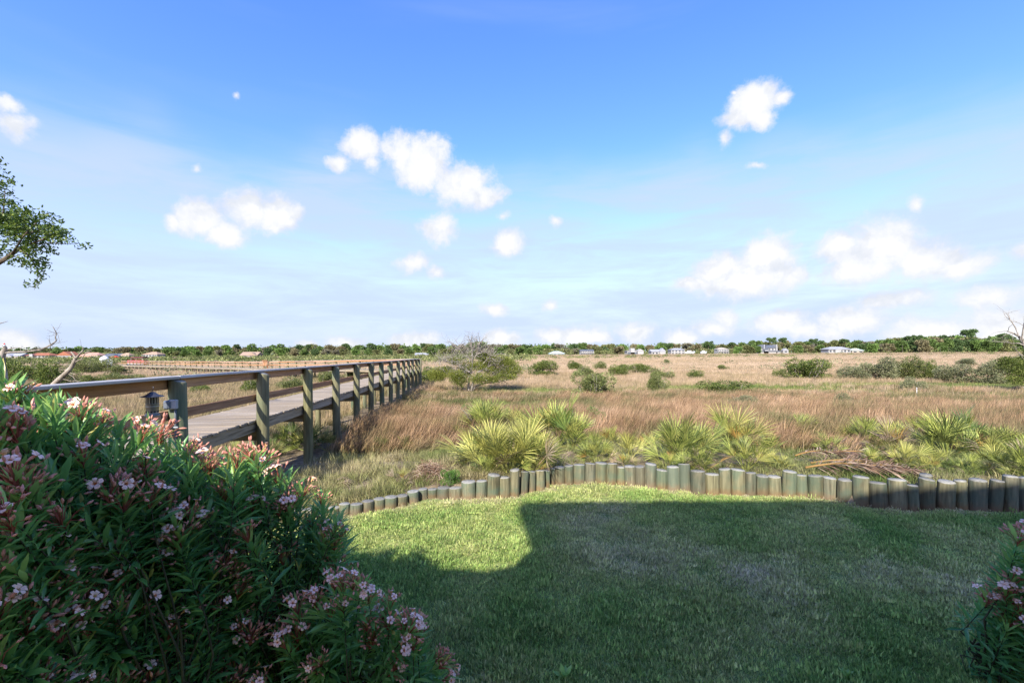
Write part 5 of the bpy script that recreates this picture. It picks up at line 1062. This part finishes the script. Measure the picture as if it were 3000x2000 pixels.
# ------------------------------------------------------------------ heaps and fallen fronds on the bank
def build_heaps():
    g = G(1262, 1402); t = thing('brush_heap', 'domed heap of tangled brown dead twigs behind the short logs', 'brush heap', g); rng = np.random.default_rng(31); mb = MB(); W = 60/F*g.y; Hh = 50/F*g.y
    for k in range(420):
        a = rng.uniform(0, 6.28); q = W*math.sqrt(rng.uniform(0,1)); z = Hh*(1-(q/W)**2)*rng.uniform(.2,1.05); c = np.array([q*math.cos(a), q*math.sin(a)*.8, z]); d = rng.normal(0,1,3)*[1,1,.35]; d /= np.linalg.norm(d); L = rng.uniform(.1,.32)
        mb.add(*tube([c-d*L/2, c+[0,0,.03]+rng.normal(0,.02,3), c+d*L/2], [.004,.004,.002], 3, False), rng.uniform(0,1))
    o = obj('twigs', mb.mesh('twigs', [leafmat('dead_twig', [(0,(.10,.06,.04)),(.6,(.24,.15,.10)),(1,(.42,.33,.25))], .05, .8, .1)]), t); o['kind'] = 'stuff'
    dm = leafmat('dead_frond', [(0,(.12,.07,.045)),(.6,(.24,.165,.11)),(1,(.40,.31,.23))], .12, .8, .15); om = plain('frond_stalk', (.27,.16,.05), .7)
    def pin(seed):
        r = np.random.default_rng(seed); L = 1.0; mb = MB(); pts = [np.array([x*L, .05*math.sin(x*3), .10*math.sin(x*2.6)]) for x in np.linspace(0,1,8)]
        st = MB().add(*tube(pts, np.linspace(.016,.004,8), 5)).mesh('stalk', [om], True); c = []; d = []
        for x in np.linspace(.1,1,70):
            for s in (-1,1): c.append([x*L, .05*math.sin(x*3), .10*math.sin(x*2.6)]); d.append([.65+r.normal(0,.15), s*(.7+r.normal(0,.12)), -.05+r.normal(0,.22)])
        V = np.array([[0,.01,0],[.5,.035,.03],[1,0,-.1],[.5,-.035,.03]]); n = len(c); W_, Fx = inst(V, [np.array([[0,1,2,3]])], frames(np.array(d), r.normal(0,.4,n)), np.array(c), r.uniform(.2,.34,n)); return st, mesh('leaflets', W_, Fx, False, np.repeat(r.uniform(0,1,n),4), [dm])
    pm = [pin(40+k) for k in range(3)]
    for i, (x, y, a, s, lab) in enumerate(((2375,1368,-.35,1.35,'long fallen brown palm frond uppermost in the heap behind the logs'),(2360,1392,-.25,1.3,'fallen palm frond with bright yellow stalk lowest in the heap'),(2410,1352,-.55,1.2,'fallen grey-brown palm frond at the back of the heap'),(2470,1372,-.75,1.1,'short fallen palm frond at the right end of the heap'),(2500,1392,-.3,.9,'curled fallen palm frond touching the logs at right'),(2330,1360,.1,1.0,'faded fallen palm frond at the left end of the heap'))):
        g = G(x, y); t = thing('fallen_palm_frond', lab, 'palm frond', g+Vector((0,0,.08+.05*(i % 3))), a, 'fallen palm fronds on the bank'); st, lf = pm[i % 3]; obj('stalk', st, t, (0,0,0), (0,.05,0), s); o = obj('leaflets', lf, t, (0,0,0), (0,.05,0), s); o['kind'] = 'stuff'
    # dry palmetto litter under the boardwalk and by the second post
    r = random.Random(3)
    for x, y, lab in ((842,1360,'dry grey palmetto fan lying beside the second rail post'),(760,1385,'bleached dry palmetto fan on the slope below the boardwalk'),(975,1430,'pale dry palmetto fan lying on the straw slope'),(1700,1345,'bleached palmetto fan hanging by the compact palmetto'),(2230,1345,'dry palmetto fan on the bare soil between the clumps')):
        g = G(x, y); t = thing('dry_palmetto_fan', lab, 'palm frond', g+Vector((0,0,.06)), r.uniform(0,6.28), 'dry palmetto fans on the ground')
        for k in range(2): o = obj('frond', DRY[k], t, (0,0,0), (r.gauss(0,.4), -.25, k*1.2), .5); setmat(o, M['palm_d'])
    # small weeds on the lawn at the bottom edge
    for x, y, s, lab in ((1655,1990,.10,'small broad-leaved weed sprouting from the lawn at the bottom edge'),(2480,1985,.07,'tiny yellowish weed on the lawn near the bottom right')):
        d = pxdir(x, y); Y = EYE/-d.z; t = thing('lawn_weed', lab, 'weed', (d.x*Y, Y, 0))
        for k in range(9): o = obj('leaf', LEAFM[2], t, (0,0,.01), (r.gauss(0,.3), -r.uniform(.4,1.2), k*.7), s); o.scale = (s, s*2, s)
build_heaps()
